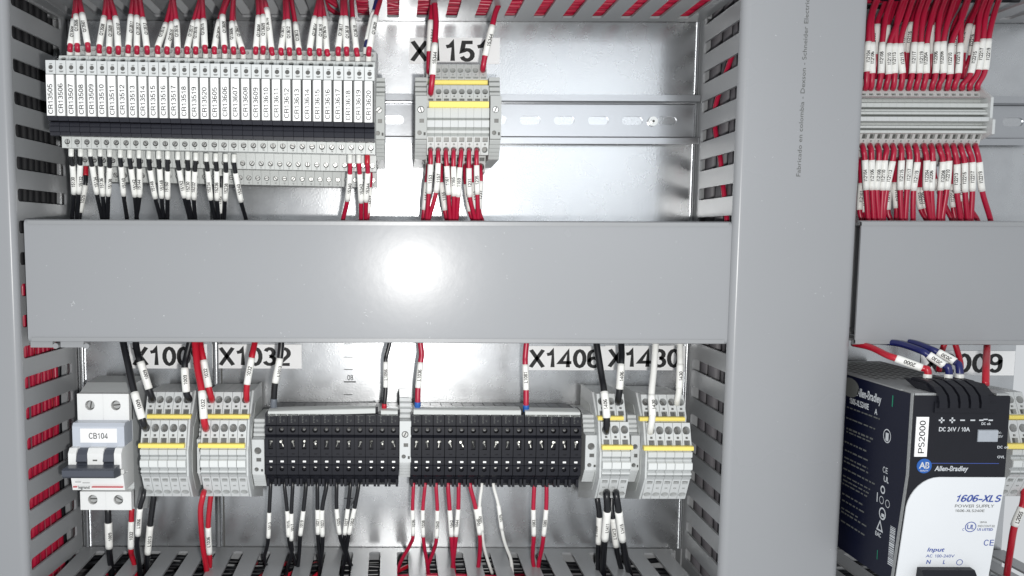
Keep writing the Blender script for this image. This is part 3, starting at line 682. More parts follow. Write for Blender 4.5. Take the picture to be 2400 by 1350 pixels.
tbm.build('toggle_bar', SLATE, cb)
mb = MB(); zz = z(1142, -68)
for x0, x1 in ((-17, -14.4), (-4.2, 17)): mb.box(x0, x1, -67.95, -66.6, zz - .3, zz + .3)
mb.build('red_line', INKR, cb)
mb = MB(); flat_text(mb, 'legrand', (-9.3, -68.3, zz), XA, ZA, 2.0, 1, 'c', 1.0, 0, 0, .9)
mb.box(-15, -11, -69.0, -68.7, z(1129, -68) - .15, z(1129, -68) + .15); mb.box(-10, -5, -69.0, -68.7, z(1131, -68) - .12, z(1131, -68) + .12); mb.box(-1.4, 1.6, -72.1, -71.9, z(1079, -72) - .5, z(1079, -72) + .5)
mb.build('lettering', INKG, cb)

# ------------------------------------------------------------------ power supply
YF = -140.0
A = at(2143, 925, YF); B = at(2369, 922, YF); W = B.x - A.x; ZTOP = A.z; ZBOT = at(1972, 1272, -60).z
ps = thing('power_supply', (A.x + W/2, 0, ZBOT), 'black and pale power supply with white vertical tag PS2000', 'power supply')
lx = -W/2; hx = W/2; H = ZTOP - ZBOT
def zy(py, px=2260, Y=YF): return at(px, py, Y).z - ZBOT
SL = 9.0                                         # the lower front leans back
def yf(zv): 
    k = max(0.0, min(1.0, (zy(1117) - zv) / (zy(1117))))
    return YF + SL * k
MB().prof([(-8, H - .2), (YF + 3, H - .2), (YF + 3, zy(1117)), (YF + SL + 3.2, 0), (-8, 0)], lx, hx).build('side_case', NAVY, ps)
MB().box(lx + .3, hx - .3, YF + 14, -10, H - .19, H + .5).build('top_grille', ALU, ps)
mb = MB(); 
for i in range(9):
    for j in range(12):
        x = lx + 8 + i * 5.6; y = -20 - j * 6.2
        mb.box(x - 1.8, x + 1.8, y - 1.6, y + 1.6, H + .52, H + .56)
mb.build('grille_opening', PIT, ps)
MB().prof([(YF + 2.9, H + .6), (YF + .8, H + .6), (YF + .8, zy(1117)), (YF + SL + .8, 0), (YF + SL + 3.0, 0), (YF + 2.9, zy(1117))], lx - .25, lx + .28).build('front_edge_rail', ALU, ps)
MB().box(lx + 1.0, lx + 15, YF + 1.0, YF + 14, H - .6, H + .7).build('top_lip', ALU, ps); MB().box(hx - 7.5, hx, YF + 1.0, YF + 14, H - .6, H + .7).build('top_lip', ALU, ps)
zc_ = zy(1117)
MB().prof([(YF + 12, H - .7), (YF + .5, H - .7), (YF, H - 1.4), (YF, zc_), (YF + 12, zc_)], lx + .3, hx).build('front_head', BLACK, ps)
# lower front, black surround then the pale panel with a round corner
MB().prof([(YF + 12, zc_ - .01), (YF, zc_ - .01), (YF + SL, 0), (YF + SL + 8, 0)], lx + .3, hx).build('front_foot', BLACK, ps)
sl = SL / zc_
R = 15.0; ol = []
ol += [(hx + .1, zc_ - .2), (lx + .5 + R + 2, zc_ - .2)]
ol += [(lx + .5 + R - R * sin(k*pi/2/8) + 2 * (1 - k/8), zc_ - .2 - R * 1.25 * (1 - cos(k*pi/2/8))) for k in range(1, 9)]
ol += [(lx + .5, 0.5), (hx + .1, 0.5)]
n = len(ol); fr_ = lambda q, d: (q[0], YF + (zc_ - q[1]) * sl - d, q[1])
MB().add([fr_(q, .1) for q in ol] + [fr_(q, .8) for q in ol], [(i, (i+1) % n, n+(i+1) % n, n+i) for i in range(n)] + [tuple(range(n, 2*n))]).build('pale_panel', CREAM, ps)
def pl(px, py):                                   # place on the leaning panel
    q = at(px, py, YF); k = 0
    for _ in range(3): q = at(px, py, YF + (zc_ - (q.z - ZBOT)) * sl - .9)
    return Vector((q.x - A.x - W/2, q.y, q.z - ZBOT))
def ph(px, py):
    q = at(px, py, YF - .12); return Vector((q.x - A.x - W/2, q.y, q.z - ZBOT))
vz = Vector((0, -sl, 1)).normalized()
mb = MB()
def ptxt(st, px, py, cap, bold=0, m=0, slant=0, align='l', width=None):
    V, Fc, wd = text2d(st, cap, bold, align, 1.0, slant); k = 1 if width is None else width / wd; o = pl(px, py)
    mb.add([o + Vector((p[0]*k, 0, 0)) + vz * p[1] for p in V], Fc, m)
pxmm = 4.15
ptxt('1606-XLS', 2238, 1168, 4.2, 1, 0, .22, 'l', 113/pxmm); ptxt('POWER SUPPLY', 2238, 1186, 1.9, 0, 1, 0, 'l', 97/pxmm); ptxt('1606-XLS240E', 2238, 1197, 1.6, 0, 1, 0, 'l', 74/pxmm)
ptxt('CE', 2318, 1272, 3.8, 0, 0, 0, 'c', 26/pxmm); ptxt('Input', 2173, 1288, 2.6, 1, 0, .22, 'l', 42/pxmm); ptxt('AC 100-240V', 2170, 1303, 1.9, 0, 0, 0, 'l', 72/pxmm)
ptxt('N', 2176, 1317, 2.5, 1, 0, .1, 'c'); ptxt('L', 2213, 1317, 2.5, 1, 0, .1, 'c')
ptxt('UL', 2275, 1235, 2.8, 1, 0, 0, 'c'); ptxt('C', 2258, 1241, 1.6, 0, 0, 0, 'c'); ptxt('IND.CONT.EQ', 2292, 1233, 1.4, 0, 1, 0, 'l', 42/pxmm); ptxt('US LISTED', 2290, 1241, 1.5, 1, 0, 0, 'l', 40/pxmm); ptxt('18WA', 2296, 1224, 1.2, 0, 1, 0, 'l')
def ring(px, py, r, wd_, place, vd, m=0, n=20):
    o = place(px, py); vs = []
    for rr in (r, r - wd_): vs += [o + Vector((cos(2*pi*i/n)*rr, 0, 0)) + vd * (sin(2*pi*i/n)*rr) for i in range(n)]
    mb.add(vs, [(i, (i+1) % n, n+(i+1) % n, n+i) for i in range(n)], m)
ring(2275, 1235, 3.4, .5, pl, vz); ring(2249, 1318, 2.0, .4, pl, vz)
mb.build('lettering', [INKB, INKG], ps)
mb = MB(); vh = Vector((0, 0, 1))
def htxt(st, px, py, cap, bold=0, m=0, slant=0, align='l', width=None):
    V, Fc, wd = text2d(st, cap, bold, align, 1.0, slant); k = 1 if width is None else width / wd; o = ph(px, py)
    mb.add([o + Vector((p[0]*k, 0, p[1])) for p in V], Fc, m)
htxt('DC 24V / 10A', 2200, 1006, 2.4, 1, 0, 0, 'l', 74/4.03); htxt('Allen-Bradley', 2191, 1098, 2.9, 1, 0, .2, 'l', 78/4.03)
htxt('DC ok', 2300, 993, 1.5, 1, 0, 0, 'l', 22/4.03); htxt('DC ok', 2337, 1048, 1.5, 1, 0, 0, 'l', 28/4.03); htxt('OVL', 2337, 1071, 1.5, 1, 0, 0, 'l', 18/4.03); htxt('24-', 2338, 1014, 1.5, 0, 0, 0, 'l'); htxt('28V', 2338, 1023, 1.5, 0, 0, 0, 'l')
def hbox(px, py, w_, h_, m=0):
    o = ph(px, py); mb.add([o + Vector((a_*w_/2, 0, b_*h_/2)) for a_, b_ in ((-1,-1),(1,-1),(1,1),(-1,1))], [(0,1,2,3)], m)
for x in (2207, 2232): hbox(x, 985, 3.4, .9); hbox(x, 985, .9, 3.4)
for x in (2256, 2280): hbox(x, 985, 2.8, .8)
hbox(2300, 985, 2.6, .8); hbox(2322, 985, 2.6, .8); hbox(2310, 983, 2.6, .7)
hbox(2262, 1086, 40, .35, 1)
mb.build('lettering', [INKW, INKB], ps)
# round maker badge
mb = MB(); o = ph(2166, 1092); mb.cyl((o.x, YF - .02, o.z), (0, -1, 0), 4.4, .25, 28, 0); flat_text(mb, 'AB', (o.x, YF - .35, o.z + .4), XA, ZA, 3.6, 1, 'c', 1.0, 1); flat_text(mb, 'QUALITY', (o.x, YF - .35, o.z - 2.8), XA, ZA, .9, 1, 'c', 1.0, 1)
mb.build('badge', [BLUE, INKW], ps)
# vertical tag
a = ph(2148, 977); b = ph(2171, 1070); tg = MB().box(a.x, b.x, YF - .5, YF - .02, b.z, a.z).build('tag', TAG, ps)
V, Fc, wd = text2d('PS2000', 3.5, 0, 'c'); k = 20.0 / wd
MB().add([((a.x+b.x)/2 - p[1], YF - .62, (a.z+b.z)/2 + p[0]*k) for p in V], Fc).build('lettering', INK, tg)
a = ph(2292, 1007); b = ph(2336, 1036); MB().prof([(YF, a.z), (YF - .8, a.z - .4), (YF - .8, b.z + .4), (YF, b.z)], a.x, b.x).build('adjuster_cap', mat('satin_grey_cap', srgb(168, 174, 182), .35, noise=.12, nscale=500), ps)
# plug connectors: curved clamps on top front
for i in range(5):
    x = ph(2196 + i * 24.6, 940).x
    pts = [(YF + 26, H + 4), (YF + 24, H + 6.5), (YF + 12, H + 6.5), (YF + 4, H + 4), (YF - 1.2, H), (YF - 2.6, H - 4), (YF - 2.6, H - 7.5), (YF + .5, H - 8), (YF + 10, H - 2)]
    MB().prof(pts, x, x + 4.6, {}).build('clamp_lever', BLACK, ps)
a = ph(2190, 940).x; b = ph(2335, 940).x
MB().prof([(YF + 30, H + 4.8), (YF + 10, H + 4.8), (YF + 2.5, H), (YF - 1.0, H - 5), (YF - 1.0, H - 10.5), (YF + .5, H - 11), (YF + 14, H - 1)], a, b).build('output_connector', BLACK, ps)
# mains connector at the foot
a = pl(2150, 1328); b = pl(2262, 1400)
MB().prof([(a.y + 3, a.z), (a.y - 4, a.z - .5), (a.y - 6, a.z - 3), (a.y - 6, max(b.z, 1)), (a.y + 3, max(b.z, 1))], a.x, b.x, {}).build('input_connector', BLACK, ps)
# print on the navy side: known words, then unreadable small lines as fine bars
sx = lx - .12
def side(px, py):                               # pixel to the plane of the side
    X = A.x - .12; d = FW + RT * ((px - CX) / F) - UP * ((py - CY) / F); k = X / d.x
    return Vector((sx, d.y * k - D, d.z * k - ZBOT))
mb = MB(); UD, VD = Vector((0, -1, 0)), Vector((0, 0, 1))
def stxt(st, p0, p1, cap, bold=0, m=0):
    a, b = side(*p0), side(*p1); V, Fc, wd = text2d(st, cap, bold, 'l'); k = (a.y - b.y) / wd
    mb.add([a + UD*(p[0]*k) + VD*(p[1]) for p in V], Fc, m)
stxt('Allen-Bradley', (2009, 918), (2065, 938), 5.2, 1); stxt('1606-XLS240E', (1991, 938), (2036, 958), 3.6, 1); stxt('A', (2050, 964), (2056, 968), 3.4, 1)
q = side(1992, 908); n = 18; mb.add([q + UD*(cos(2*pi*i/n)*11) + VD*(sin(2*pi*i/n)*6.5) for i in range(n)], [tuple(range(n))], 2)
rows = [(1985,953,2062,983,.9),(1983,976,2051,1008,.9),(1984,1003,2046,1030,1.2),(1984,1008,2040,1039,.9),(1980,1030,2030,1062,1.1),(1980,1058,2034,1075,1.0),(1979,1070,2034,1099,1.0),(1978,1078,2038,1112,1.0),
        (1977,1095,2050,1137,1.0),(1976,1112,2040,1150,.9),(1976,1120,2036,1160,.9),(1975,1128,2032,1168,.9),(1974,1150,2023,1190,1.0),(1974,1165,2026,1208,1.0),(1972,1182,2010,1220,.9),(1972,1192,2030,1240,1.0),(1971,1212,2026,1262,1.0)]
for (x0, y0, x1, y1, hh) in rows:
    a, b = side(x0, y0), side(x1, y1); y = a.y; zq = (a.z + b.z) / 2
    while y > b.y:
        l = random.uniform(1.5, 6.0); y2 = max(b.y, y - l); mb.add([(sx, y, zq-hh/2), (sx, y2, zq-hh/2), (sx, y2, zq+hh/2), (sx, y, zq+hh/2)], [(0,1,2,3)], 2); y = y2 - random.uniform(.8, 1.6)
def sbox(px, py, w_, h_, m=0):
    o = side(px, py); mb.add([o + UD*(a_*w_/2) + VD*(b_*h_/2) for a_, b_ in ((-1,-1),(1,-1),(1,1),(-1,1))], [(0,1,2,3)], m)
def sring(px, py, r, wd_):
    o = side(px, py); n = 16; mb.add([o + UD*(cos(2*pi*i/n)*rr) + VD*(sin(2*pi*i/n)*rr*1.1) for rr in (r, r - wd_) for i in range(n)], [(i, (i+1) % n, n+(i+1) % n, n+i) for i in range(n)], 0)
sring(2079, 1022, 4.0, .6); sbox(2079, 1024, 3.0, 5)
o = side(2075, 1102); V, Fc, wd = text2d('CE', 3.6, 0); mb.add([o + UD*p[0] + VD*p[1] for p in V], Fc)
o = side(2077, 1124); V, Fc, wd = text2d('UL', 3.4, 1); mb.add([o + UD*p[0] + VD*p[1] for p in V], Fc)
sring(2069, 1148, 2.4, .9); sring(2066, 1172, 2.3, .4); sring(2080, 1181, 2.3, .4); sbox(2056, 1165, .9, 6); sring(2068, 1204, 3.6, .9); sbox(2069, 1208, 3, 2)
o = side(2062, 1233); mb.add([o + UD*a_ + VD*b_ for a_, b_ in ((-3.6,-3.2),(3.6,-3.2),(0,4.2),(-2.0,-2.2),(2.0,-2.2),(0,2.4))], [(0,1,4,3),(1,2,5,4),(2,0,3,5)])
o = side(2058, 1252); V, Fc, wd = text2d('EAC', 2.6, 1); mb.add([o + UD*p[0] + VD*p[1] for p in V], Fc)
y0 = side(2093, 1235); y1 = side(2086, 1325)      # barcode
q = 0
while q < 1:
    t0 = q; q += random.uniform(.012, .05); c = y0 + (y1 - y0) * t0; d = y0 + (y1 - y0) * min(q, 1); q += random.uniform(.01, .025)
    mb.add([c + UD*-2.6, c + UD*2.6, d + UD*2.6, d + UD*-2.6], [(0,1,2,3)], 0)
sbox(2092, 940, 1.2, 7, 1); sbox(2056, 1300, .8, 6, 1)
mb.build('side_lettering', [INKW, INKT, INKG], ps)

# ------------------------------------------------------------------ wires
def cat(P, n=7):
    Q = [P[0]*2 - P[1]] + P + [P[-1]*2 - P[-2]]; out = []
    for i in range(1, len(Q) - 2):
        a, b, c, d = Q[i-1], Q[i], Q[i+1], Q[i+2]
        for k in range(n):
            t = k / n; out.append(.5*((2*b) + (c-a)*t + (2*a-5*b+4*c-d)*t*t + (3*b-a-3*c+d)*t**3))
    out.append(P[-1]); return out
def tube(mb, path, r, m=0, n=10, caps=True, taper=None):
    N = len(path); T = []
    for i in range(N): T.append((path[min(i+1, N-1)] - path[max(i-1, 0)]).normalized())
    u = T[0].orthogonal().normalized(); vs = []
    for i in range(N):
        u = (u - T[i] * u.dot(T[i])).normalized(); v = T[i].cross(u); rr = r if taper is None else taper(i/(N-1))
        vs += [path[i] + (u * cos(2*pi*k/n) + v * sin(2*pi*k/n)) * rr for k in range(n)]
    fs = [(i*n+k, i*n+(k+1) % n, (i+1)*n+(k+1) % n, (i+1)*n+k) for i in range(N-1) for k in range(n)]
    if caps: fs += [tuple(range(n-1, -1, -1)), tuple(range((N-1)*n, N*n))]
    mb.add(vs, fs, m)
def wire(pts, mt, label, group, r=1.55, sl=None, st=None, ferr=None, fm=FERR, rs=None, twist=0.0, cap=2.0, name='wire', ink=INK, shift=0.0, dz=0.0):
    """pts [(px,py,Y)]; sl (i,j) sleeve between these points; ferr (i,j) ferrule between these points"""
    P = [at(*p) for p in pts]; o = P[0].copy(); t = thing(name, o, label, 'wire', group)
    P = [p - o for p in P]; n = 7; path = cat(P, n)
    mb = MB(); tube(mb, path, r); mb.build('insulation', mt, t, True)
    if ferr:
        a, b = ferr; m2 = MB(); tube(m2, path[a*n:b*n+1], r + .25); m2.build('ferrule', fm, t, True)
    if sl:
        a, b = sl; sp = path[a*n:b*n+1]; R_ = rs or r + .38
        m2 = MB(); tube(m2, sp, R_, 0, 12); so = m2.build('marker_sleeve', SLEEVE, t, True)
        if st:
            if sp[0].z > sp[-1].z: sp = sp[::-1]
            cum = [0]
            for i in range(1, len(sp)): cum.append(cum[-1] + (sp[i] - sp[i-1]).length)
            V, Fc, wd = text2d(st, cap, 1, 'c'); k = min(1.2, .88 * cum[-1] / wd); vs = []
            for (uu, vv) in V:
                s_ = min(max(cum[-1]*(.5 + shift) + uu * k, 0), cum[-1] - 1e-4); i = 0
                while i < len(cum) - 2 and cum[i+1] < s_: i += 1
                f_ = (s_ - cum[i]) / max(1e-6, cum[i+1] - cum[i]); c = sp[i].lerp(sp[i+1], f_); tg_ = (sp[i+1] - sp[i]).normalized()
                view = (Vector((0, -D, 0)) - (c + o)).normalized(); nn = (view - tg_ * view.dot(tg_)).normalized(); vd = nn.cross(tg_)
                n2 = nn * cos(twist) + vd * sin(twist); v2 = vd * cos(twist) - nn * sin(twist)
                vs.append(c + n2 * (R_ + .06) + v2 * vv)
            m3 = MB().add(vs, Fc); m3.build('lettering', ink, so)
    return t

# red wires from the upper duct into the relay tops: (ferrule x, sleeve bottom, sleeve top, x at top)
TOPW = [(164,125,165,105,173,48,178),(182,125,181,104,179,37,181),(207,125,205,102,193,34,186),(233,128,233,107,244,41,249),(256,128,256,112,258,52,253),(277,130,277,110,271,42,258),(300,128,301,108,307,38,311),(321,130,321,110,321,40,318),(345,130,344,110,335,45,328),(370,130,370,110,389,57,404),(392,130,392,112,403,55,405),(416,130,416,112,413,50,406),(439,130,439,112,454,52,470),(459,130,459,112,464,50,474),(482,128,480,108,477,48,474),(503,130,503,112,514,50,530),
(527,128,526,108,522,38,535),(548,130,547,112,544,54,547),(570,130,567,113,548,52,547),(599,130,600,112,606,40,604),(616,130,617,110,617,38,613),(639,132,636,113,625,22,618),(660,132,659,115,668,52,668),(679,133,678,114,675,50,671),(702,132,700,115,692,56,682),(727,133,726,115,738,42,748),(749,133,748,116,750,45,750),(769,133,766,118,760,43,752),(793,134,793,112,802,42,803),(813,134,812,112,810,42,808),(838,136,835,115,827,45,824),(864,135,866,112,880,40,892)]
for i, (fx, fy, bx_, by, tx, ty, ox) in enumerate(TOPW):
    num = 13505 + i if i < 16 else 13605 + i - 16; lead = (i % 3) * 1.5
    wire([(fx, fy+11, -86), (fx, fy-4, -88), (bx_, by, -89-lead), (tx, ty, -76-lead*1.5), (ox, -4, -58-lead), (ox + (ox-tx)*.4, -40, -44)], RED, f'red wire with white sleeve Q{num} entering relay CR{num}', 'red wires into the relay tops',
         1.62, (2, 3), f'Q{num}', (0, 1), twist=random.uniform(-.5, .5), cap=2.1, shift=random.uniform(-.08, .05))
wire([(857, 128, -82), (858, 112, -82), (861, 96, -82), (876, 28, -70), (884, -4, -60), (890, -40, -44)], NAVYW, 'navy wire with white sleeve behind red wire Q13620', 'navy wires', 1.6, (2, 3), '13620', (0, 1), twist=-.4)
# black wires leaving the relays downward
LOW = [(167,352,170,388,173,454,168,'15130'),(189,352,188,386,185,453,180,'15132'),(212,352,216,389,227,454,240,'15134'),(235,352,236,389,241,458,246,'15136'),(257,353,257,392,254,458,252,'15138'),(282,355,284,390,290,458,298,'15140'),(304,356,307,395,316,460,321,'15142'),(326,356,327,394,327,460,319,'15144'),(349,358,352,398,364,464,377,'15146'),(372,358,374,395,379,463,383,'15148'),(393,359,393,400,393,465,392,'15150'),(417,360,420,398,432,462,445,'15152'),(440,360,441,399,442,465,450,'15230'),(459,362,457,401,455,466,458,'15232'),(484,364,487,400,494,467,505,'15234'),(506,364,508,400,509,468,512,'15236'),(529,365,530,403,528,469,525,'15238'),(549,366,552,405,565,472,577,'15240')]
for q_, (fx, fy, sx_, sy, ex, ey, ox, st) in enumerate(LOW):
    wire([(fx, fy-4, -80), (fx, fy+14, -80), (sx_, sy, -76), (ex, ey, -66), (ox, 517, -56), (ox, 560, -50)], BLACKW, f'black wire with sleeve {st}, {(ORD + ["seventeenth", "eighteenth"])[q_]} in the row under the relays', 'black wires under the relays', 1.45, (2, 3), st, (0, 1), twist=random.uniform(-.4, .4), cap=2.1, shift=-.04)
wire([(202, 388, -52), (201, 412, -54), (200, 434, -56), (188, 497, -54), (186, 517, -52), (186, 550, -50)], BLACKW, 'black wire with red ferrule and sleeve 1025 under the relays', 'black wires under the relays', 1.5, (2, 3), '1025', (0, 1), RED2, cap=2.1)
wire([(519, 392, -50), (519, 413, -52), (519, 440, -52), (520, 500, -52), (520, 520, -50), (520, 550, -50)], BLACKW, 'black wire with sleeve 1322 half hidden behind wires 15236 and 15238', 'black wires under the relays', 1.4, (2, 3), '1322', (0, 1), cap=2.0, twist=.6)
for q_, (fx, fy, sx_, sy, ex, ey, ox, st, fm) in enumerate([(820,366,820,407,814,470,803,'15340',FERR),(841,366,843,407,846,474,846,'15342',FERR),(861,368,862,405,858,472,857,'15344',RED2)]):
    wire([(fx, fy-5, -80), (fx, fy+16, -80), (sx_, sy, -76), (ex, ey, -66), (ox, 520, -56), (ox-3, 560, -50)], RED, f'red wire with sleeve {st}, {ORD[q_]} of the three under the last relays', 'red wires under the relays', 1.5, (2, 3), st, (0, 1), fm, twist=-.3, cap=2.1)
wire([(868, 395, -46), (869, 420, -48), (867, 440, -50), (863, 500, -52), (860, 522, -50), (860, 560, -50)], RED, 'red wire with sleeve 1627 half hidden behind red wire 15344', 'red wires under the relays', 1.4, (2, 3), '1627', twist=-.5, cap=2.0)
# X1151 wires
wire([(1010, 219, -50), (1010, 214, -59), (1014, 176, -62), (1019, 103, -58), (1022, 50, -52), (1018, 0, -45), (1014, -40, -40)], RED, 'thick red wire with sleeve 15344 in the lower tier of X1151', 'red wires above the X1151 strip', 1.95, (2, 3), '15344', twist=-.2, cap=2.3)
wire([(1005, 170, -34), (1005, 164, -44), (1006, 121, -44), (1010, 48, -44), (1013, 10, -42), (1012, -40, -40)], RED, 'red wire with sleeve 15344 half hidden behind the thicker one', 'red wires above the X1151 strip', 1.8, (2, 3), '15344', twist=-.7, cap=2.3)
wire([(1132, 166, -34), (1132, 160, -44), (1137, 131, -46), (1154, 60, -46), (1162, 28, -42), (1176, -6, -38), (1186, -40, -36)], RED, 'red wire with sleeve 15344 leaning over the X1151 plate', 'red wires above the X1151 strip', 1.9, (2, 3), '15344', twist=-.3, cap=2.3)
for q_, (hx_, sx_, sy, ex, ey, ox, st) in enumerate([(1009,1009,385,1005,453,1000,'1153'),(1027,1027,382,1022,451,1003,'1157'),(1045,1047,389,1051,456,1056,'1161'),(1063,1063,390,1064,459,1063,'1165'),(1081,1078,392,1074,461,1070,'1169'),(1099,1099,394,1101,461,1115,'1231'),(1117,1117,387,1119,455,1121,'1235')]):
    wire([(hx_, 351, -50), (hx_, 353, -58), (hx_, 363, -62), (sx_, sy, -62), (ex, ey, -58), (ox, 522, -52), (ox, 560, -48)], RED, f'red wire with sleeve {st}, {ORD[q_]} in the front row below X1151', 'red wires below the X1151 strip', 1.5, (3, 4), st, twist=random.uniform(-.3, .2), cap=2.1)
for q_, (hx_, sx_, sy, ex, ey, ox, st) in enumerate([(1003,1000,428,994,492,991,'1151'),(1034,1034,428,1043,493,1047,'1155'),(1052,1054,440,1058,493,1060,'1159'),(1090,1092,432,1101,495,1109,'1229'),(1108,1110,428,1114,490,1117,'1233'),(1126,1127,425,1123,490,1131,'1237')]):
    wire([(hx_, 386, -30), (hx_, 388, -40), (hx_, 398, -44), (sx_, sy, -46), (ex, ey, -46), (ox, 522, -44), (ox, 560, -44)], RED, f'red wire with sleeve {st}, {ORD[q_]} in the rear row below X1151', 'red wires below the X1151 strip', 1.5, (3, 4), st, twist=-.3, cap=2.1)
# I-number wires
for (hx_, sx_, sy, ex, ey, ox, st) in [(2022,2027,375,2030,445,2035,'12104'),(2040,2043,375,2044,445,2048,'12106'),(2058,2060,376,2055,445,2060,'12108'),(2076,2074,376,2069,446,2066,'12110'),(2093,2092,378,2078,446,2070,'12113'),(2111,2113,376,2110,445,2113,'12115'),(2128,2132,374,2126,444,2122,'12117'),(2146,2150,380,2141,447,2140,'12119'),(2166,2172,376,2171,446,2182,'12204'),(2183,2186,378,2183,447,2187,'12206'),(2201,2210,379,2204,446,2200,'12208'),(2218,2224,377,2219,444,2208,'12210'),(2235,2243,385,2243,452,2252,'12213'),(2252,2261,382,2262,450,2268,'12215'),(2269,2279,380,2279,448,2276,'12217'),(2287,2295,380,2302,448,2322,'12219')]:
    wire([(hx_, 340, -34), (hx_-1, 341, -45), (hx_+2, 353, -50), (sx_, sy, -50), (ex, ey, -48), (ox, 518, -46), (ox+2, 560, -44)], RED, f'red wire with white sleeve I{st} below the ribbed terminal strip', 'red wires below the I-number strip', 1.7, (3, 4), 'I' + st, twist=random.uniform(-.35, .25), cap=2.0)
for (hx_, sx_, sy, ex, ey, ox, st) in [(2016,2018,430,2015,492,2020,'12103'),(2026,2024,440,2027,497,2032,'12105'),(2094,2086,428,2081,492,2088,'12112'),(2102,2096,428,2101,488,2100,'12114'),(2117,2117,440,2117,485,2115,'12116'),(2154,2151,440,2158,490,2172,'12203'),(2163,2160,440,2167,488,2176,'12205'),(2208,2208,440,2207,483,2210,'12209'),(2230,2230,432,2234,486,2240,'12214'),(2250,2252,415,2255,472,2262,'12216'),(2267,2268,425,2268,477,2292,'12218'),(2188,2192,420,2215,482,2232,'12211')]:
    wire([(hx_, 372, -20), (hx_, 375, -29), (hx_, 386, -33), (sx_, sy, -36), (ex, ey, -37), (ox, 519, -38), (ox+2, 560, -40)], RED, f'red wire with white sleeve I{st} behind the front row below the ribbed strip', 'red wires below the I-number strip', 1.6, (3, 4), 'I' + st, twist=random.uniform(-.5, .3), cap=2.0)
for (hx_, bx_, by, tx, ty, ox, st) in [(2029,2032,168,2035,98,2042,'12104'),(2041,2044,172,2044,100,2046,'12106'),(2059,2065,172,2068,100,2078,'12108'),(2076,2083,174,2085,103,2112,'12110'),(2093,2097,172,2098,103,2106,'12113'),(2111,2115,172,2110,103,2128,'12115'),(2130,2138,172,2143,100,2152,'12117'),(2147,2155,172,2158,100,2166,'12119'),(2164,2171,172,2172,103,2186,'12204'),(2184,2193,172,2197,99,2204,'12206'),(2200,2211,172,2211,98,2226,'12208'),(2220,2227,174,2230,103,2258,'12210'),(2236,2246,172,2251,102,2256,'12213'),(2255,2275,172,2289,100,2298,'12215'),(2273,2294,164,2304,92,2312,'12217'),(2291,2309,164,2317,92,2330,'12219')]:
    wire([(hx_, 213, -28), (hx_, 208, -38), (hx_+2, 197, -41), (bx_, by, -42), (tx, ty, -42), (ox-2, 40, -40), (ox+12, -2, -36), (ox+26, -40, -32)], RED, f'red wire with white sleeve I{st} above the ribbed terminal strip', 'red wires above the I-number strip', 1.75, (3, 4), 'I' + st, twist=random.uniform(-.4, .4), cap=2.0)
for (hx_, bx_, by, tx, ty, ox, st) in [(2054,2055,127,2056,57,2070,'12103'),(2074,2075,130,2080,60,2090,'12105'),(2124,2118,122,2120,53,2130,'12114'),(2126,2125,124,2137,53,2150,'12116'),(2183,2184,126,2183,60,2196,'12203'),(2186,2188,124,2196,54,2210,'12205'),(2236,2238,128,2246,62,2262,'12211'),(2258,2258,124,2273,57,2290,'12214'),(2262,2275,130,2287,60,2302,'12216')]:
    wire([(hx_-2, 190, -20), (hx_-1, 165, -26), (bx_, by, -28), (tx, ty, -29), (ox, 18, -28), (ox+16, -30, -26)], RED, f'red wire with white sleeve I{st} in the rear row above the ribbed strip', 'red wires above the I-number strip', 1.7, (2, 3), 'I' + st, twist=random.uniform(-.2, .9), cap=2.0)
for k, (x0, x1) in enumerate(((2050, 2096), (2084, 2120), (2112, 2150), (2150, 2190), (2190, 2226), (2222, 2262), (2252, 2290), (2272, 2316), (2066, 2104), (2132, 2170), (2206, 2244))):
    wire([(x0, 190, -14), (x0+4, 120, -18), (x0+14, 60, -20), (x1, 10, -20), (x1+14, -40, -20)], RED, 'red wire without visible sleeve behind the upper I-number wires', 'unmarked red wires behind the upper I-number wires', 1.7)
# wires above the lower strips
U = 'wires above the lower terminal strips'
wire([(341, 1005, -58), (340, 1000, -71), (333, 981, -75), (315, 920, -70), (302, 862, -62), (288, 798, -54), (282, 760, -50)], BLACKW, 'thick black wire with sleeve 1009 in the lower tier of X1009', U, 2.45, (2, 3), '1009', cap=2.3, twist=-.2, rs=2.75)
wire([(358, 940, -46), (357, 934, -57), (349, 911, -60), (329, 848, -58), (322, 826, -55), (318, 798, -52), (316, 760, -50)], BLACKW, 'black wire with sleeve 1009 in the first upper hole of X1009', U, 2.35, (2, 3), '1009', cap=2.3, twist=-.3, rs=2.7)
wire([(443, 940, -46), (443, 934, -57), (437, 918, -60), (433, 862, -58), (437, 836, -55), (446, 798, -52), (450, 760, -50)], BLACKW, 'black wire with sleeve 1009 in the last upper hole of X1009', U, 2.35, (2, 3), '1009', cap=2.3, rs=2.7)
wire([(482, 1007, -58), (482, 1002, -71), (478, 981, -75), (473, 917, -70), (463, 862, -62), (457, 798, -54), (455, 760, -50)], RED2, 'thick red wire with sleeve 1032 in the lower tier of X1032', U, 2.4, (2, 3), '1032', cap=2.3, rs=2.7)
wire([(497, 940, -46), (496, 934, -57), (489, 907, -60), (477, 844, -57), (472, 818, -54), (469, 798, -50), (468, 760, -48)], RED2, 'red wire with sleeve 1032 in the first upper hole of X1032', U, 2.2, (2, 3), '1032', cap=2.3, rs=2.5)
wire([(579, 940, -46), (578, 934, -57), (579, 901, -60), (590, 839, -57), (594, 818, -54), (598, 798, -50), (602, 760, -48)], RED2, 'red wire with sleeve 1032 in the last upper hole of X1032', U, 2.1, (2, 3), '1032', cap=2.3, rs=2.4)
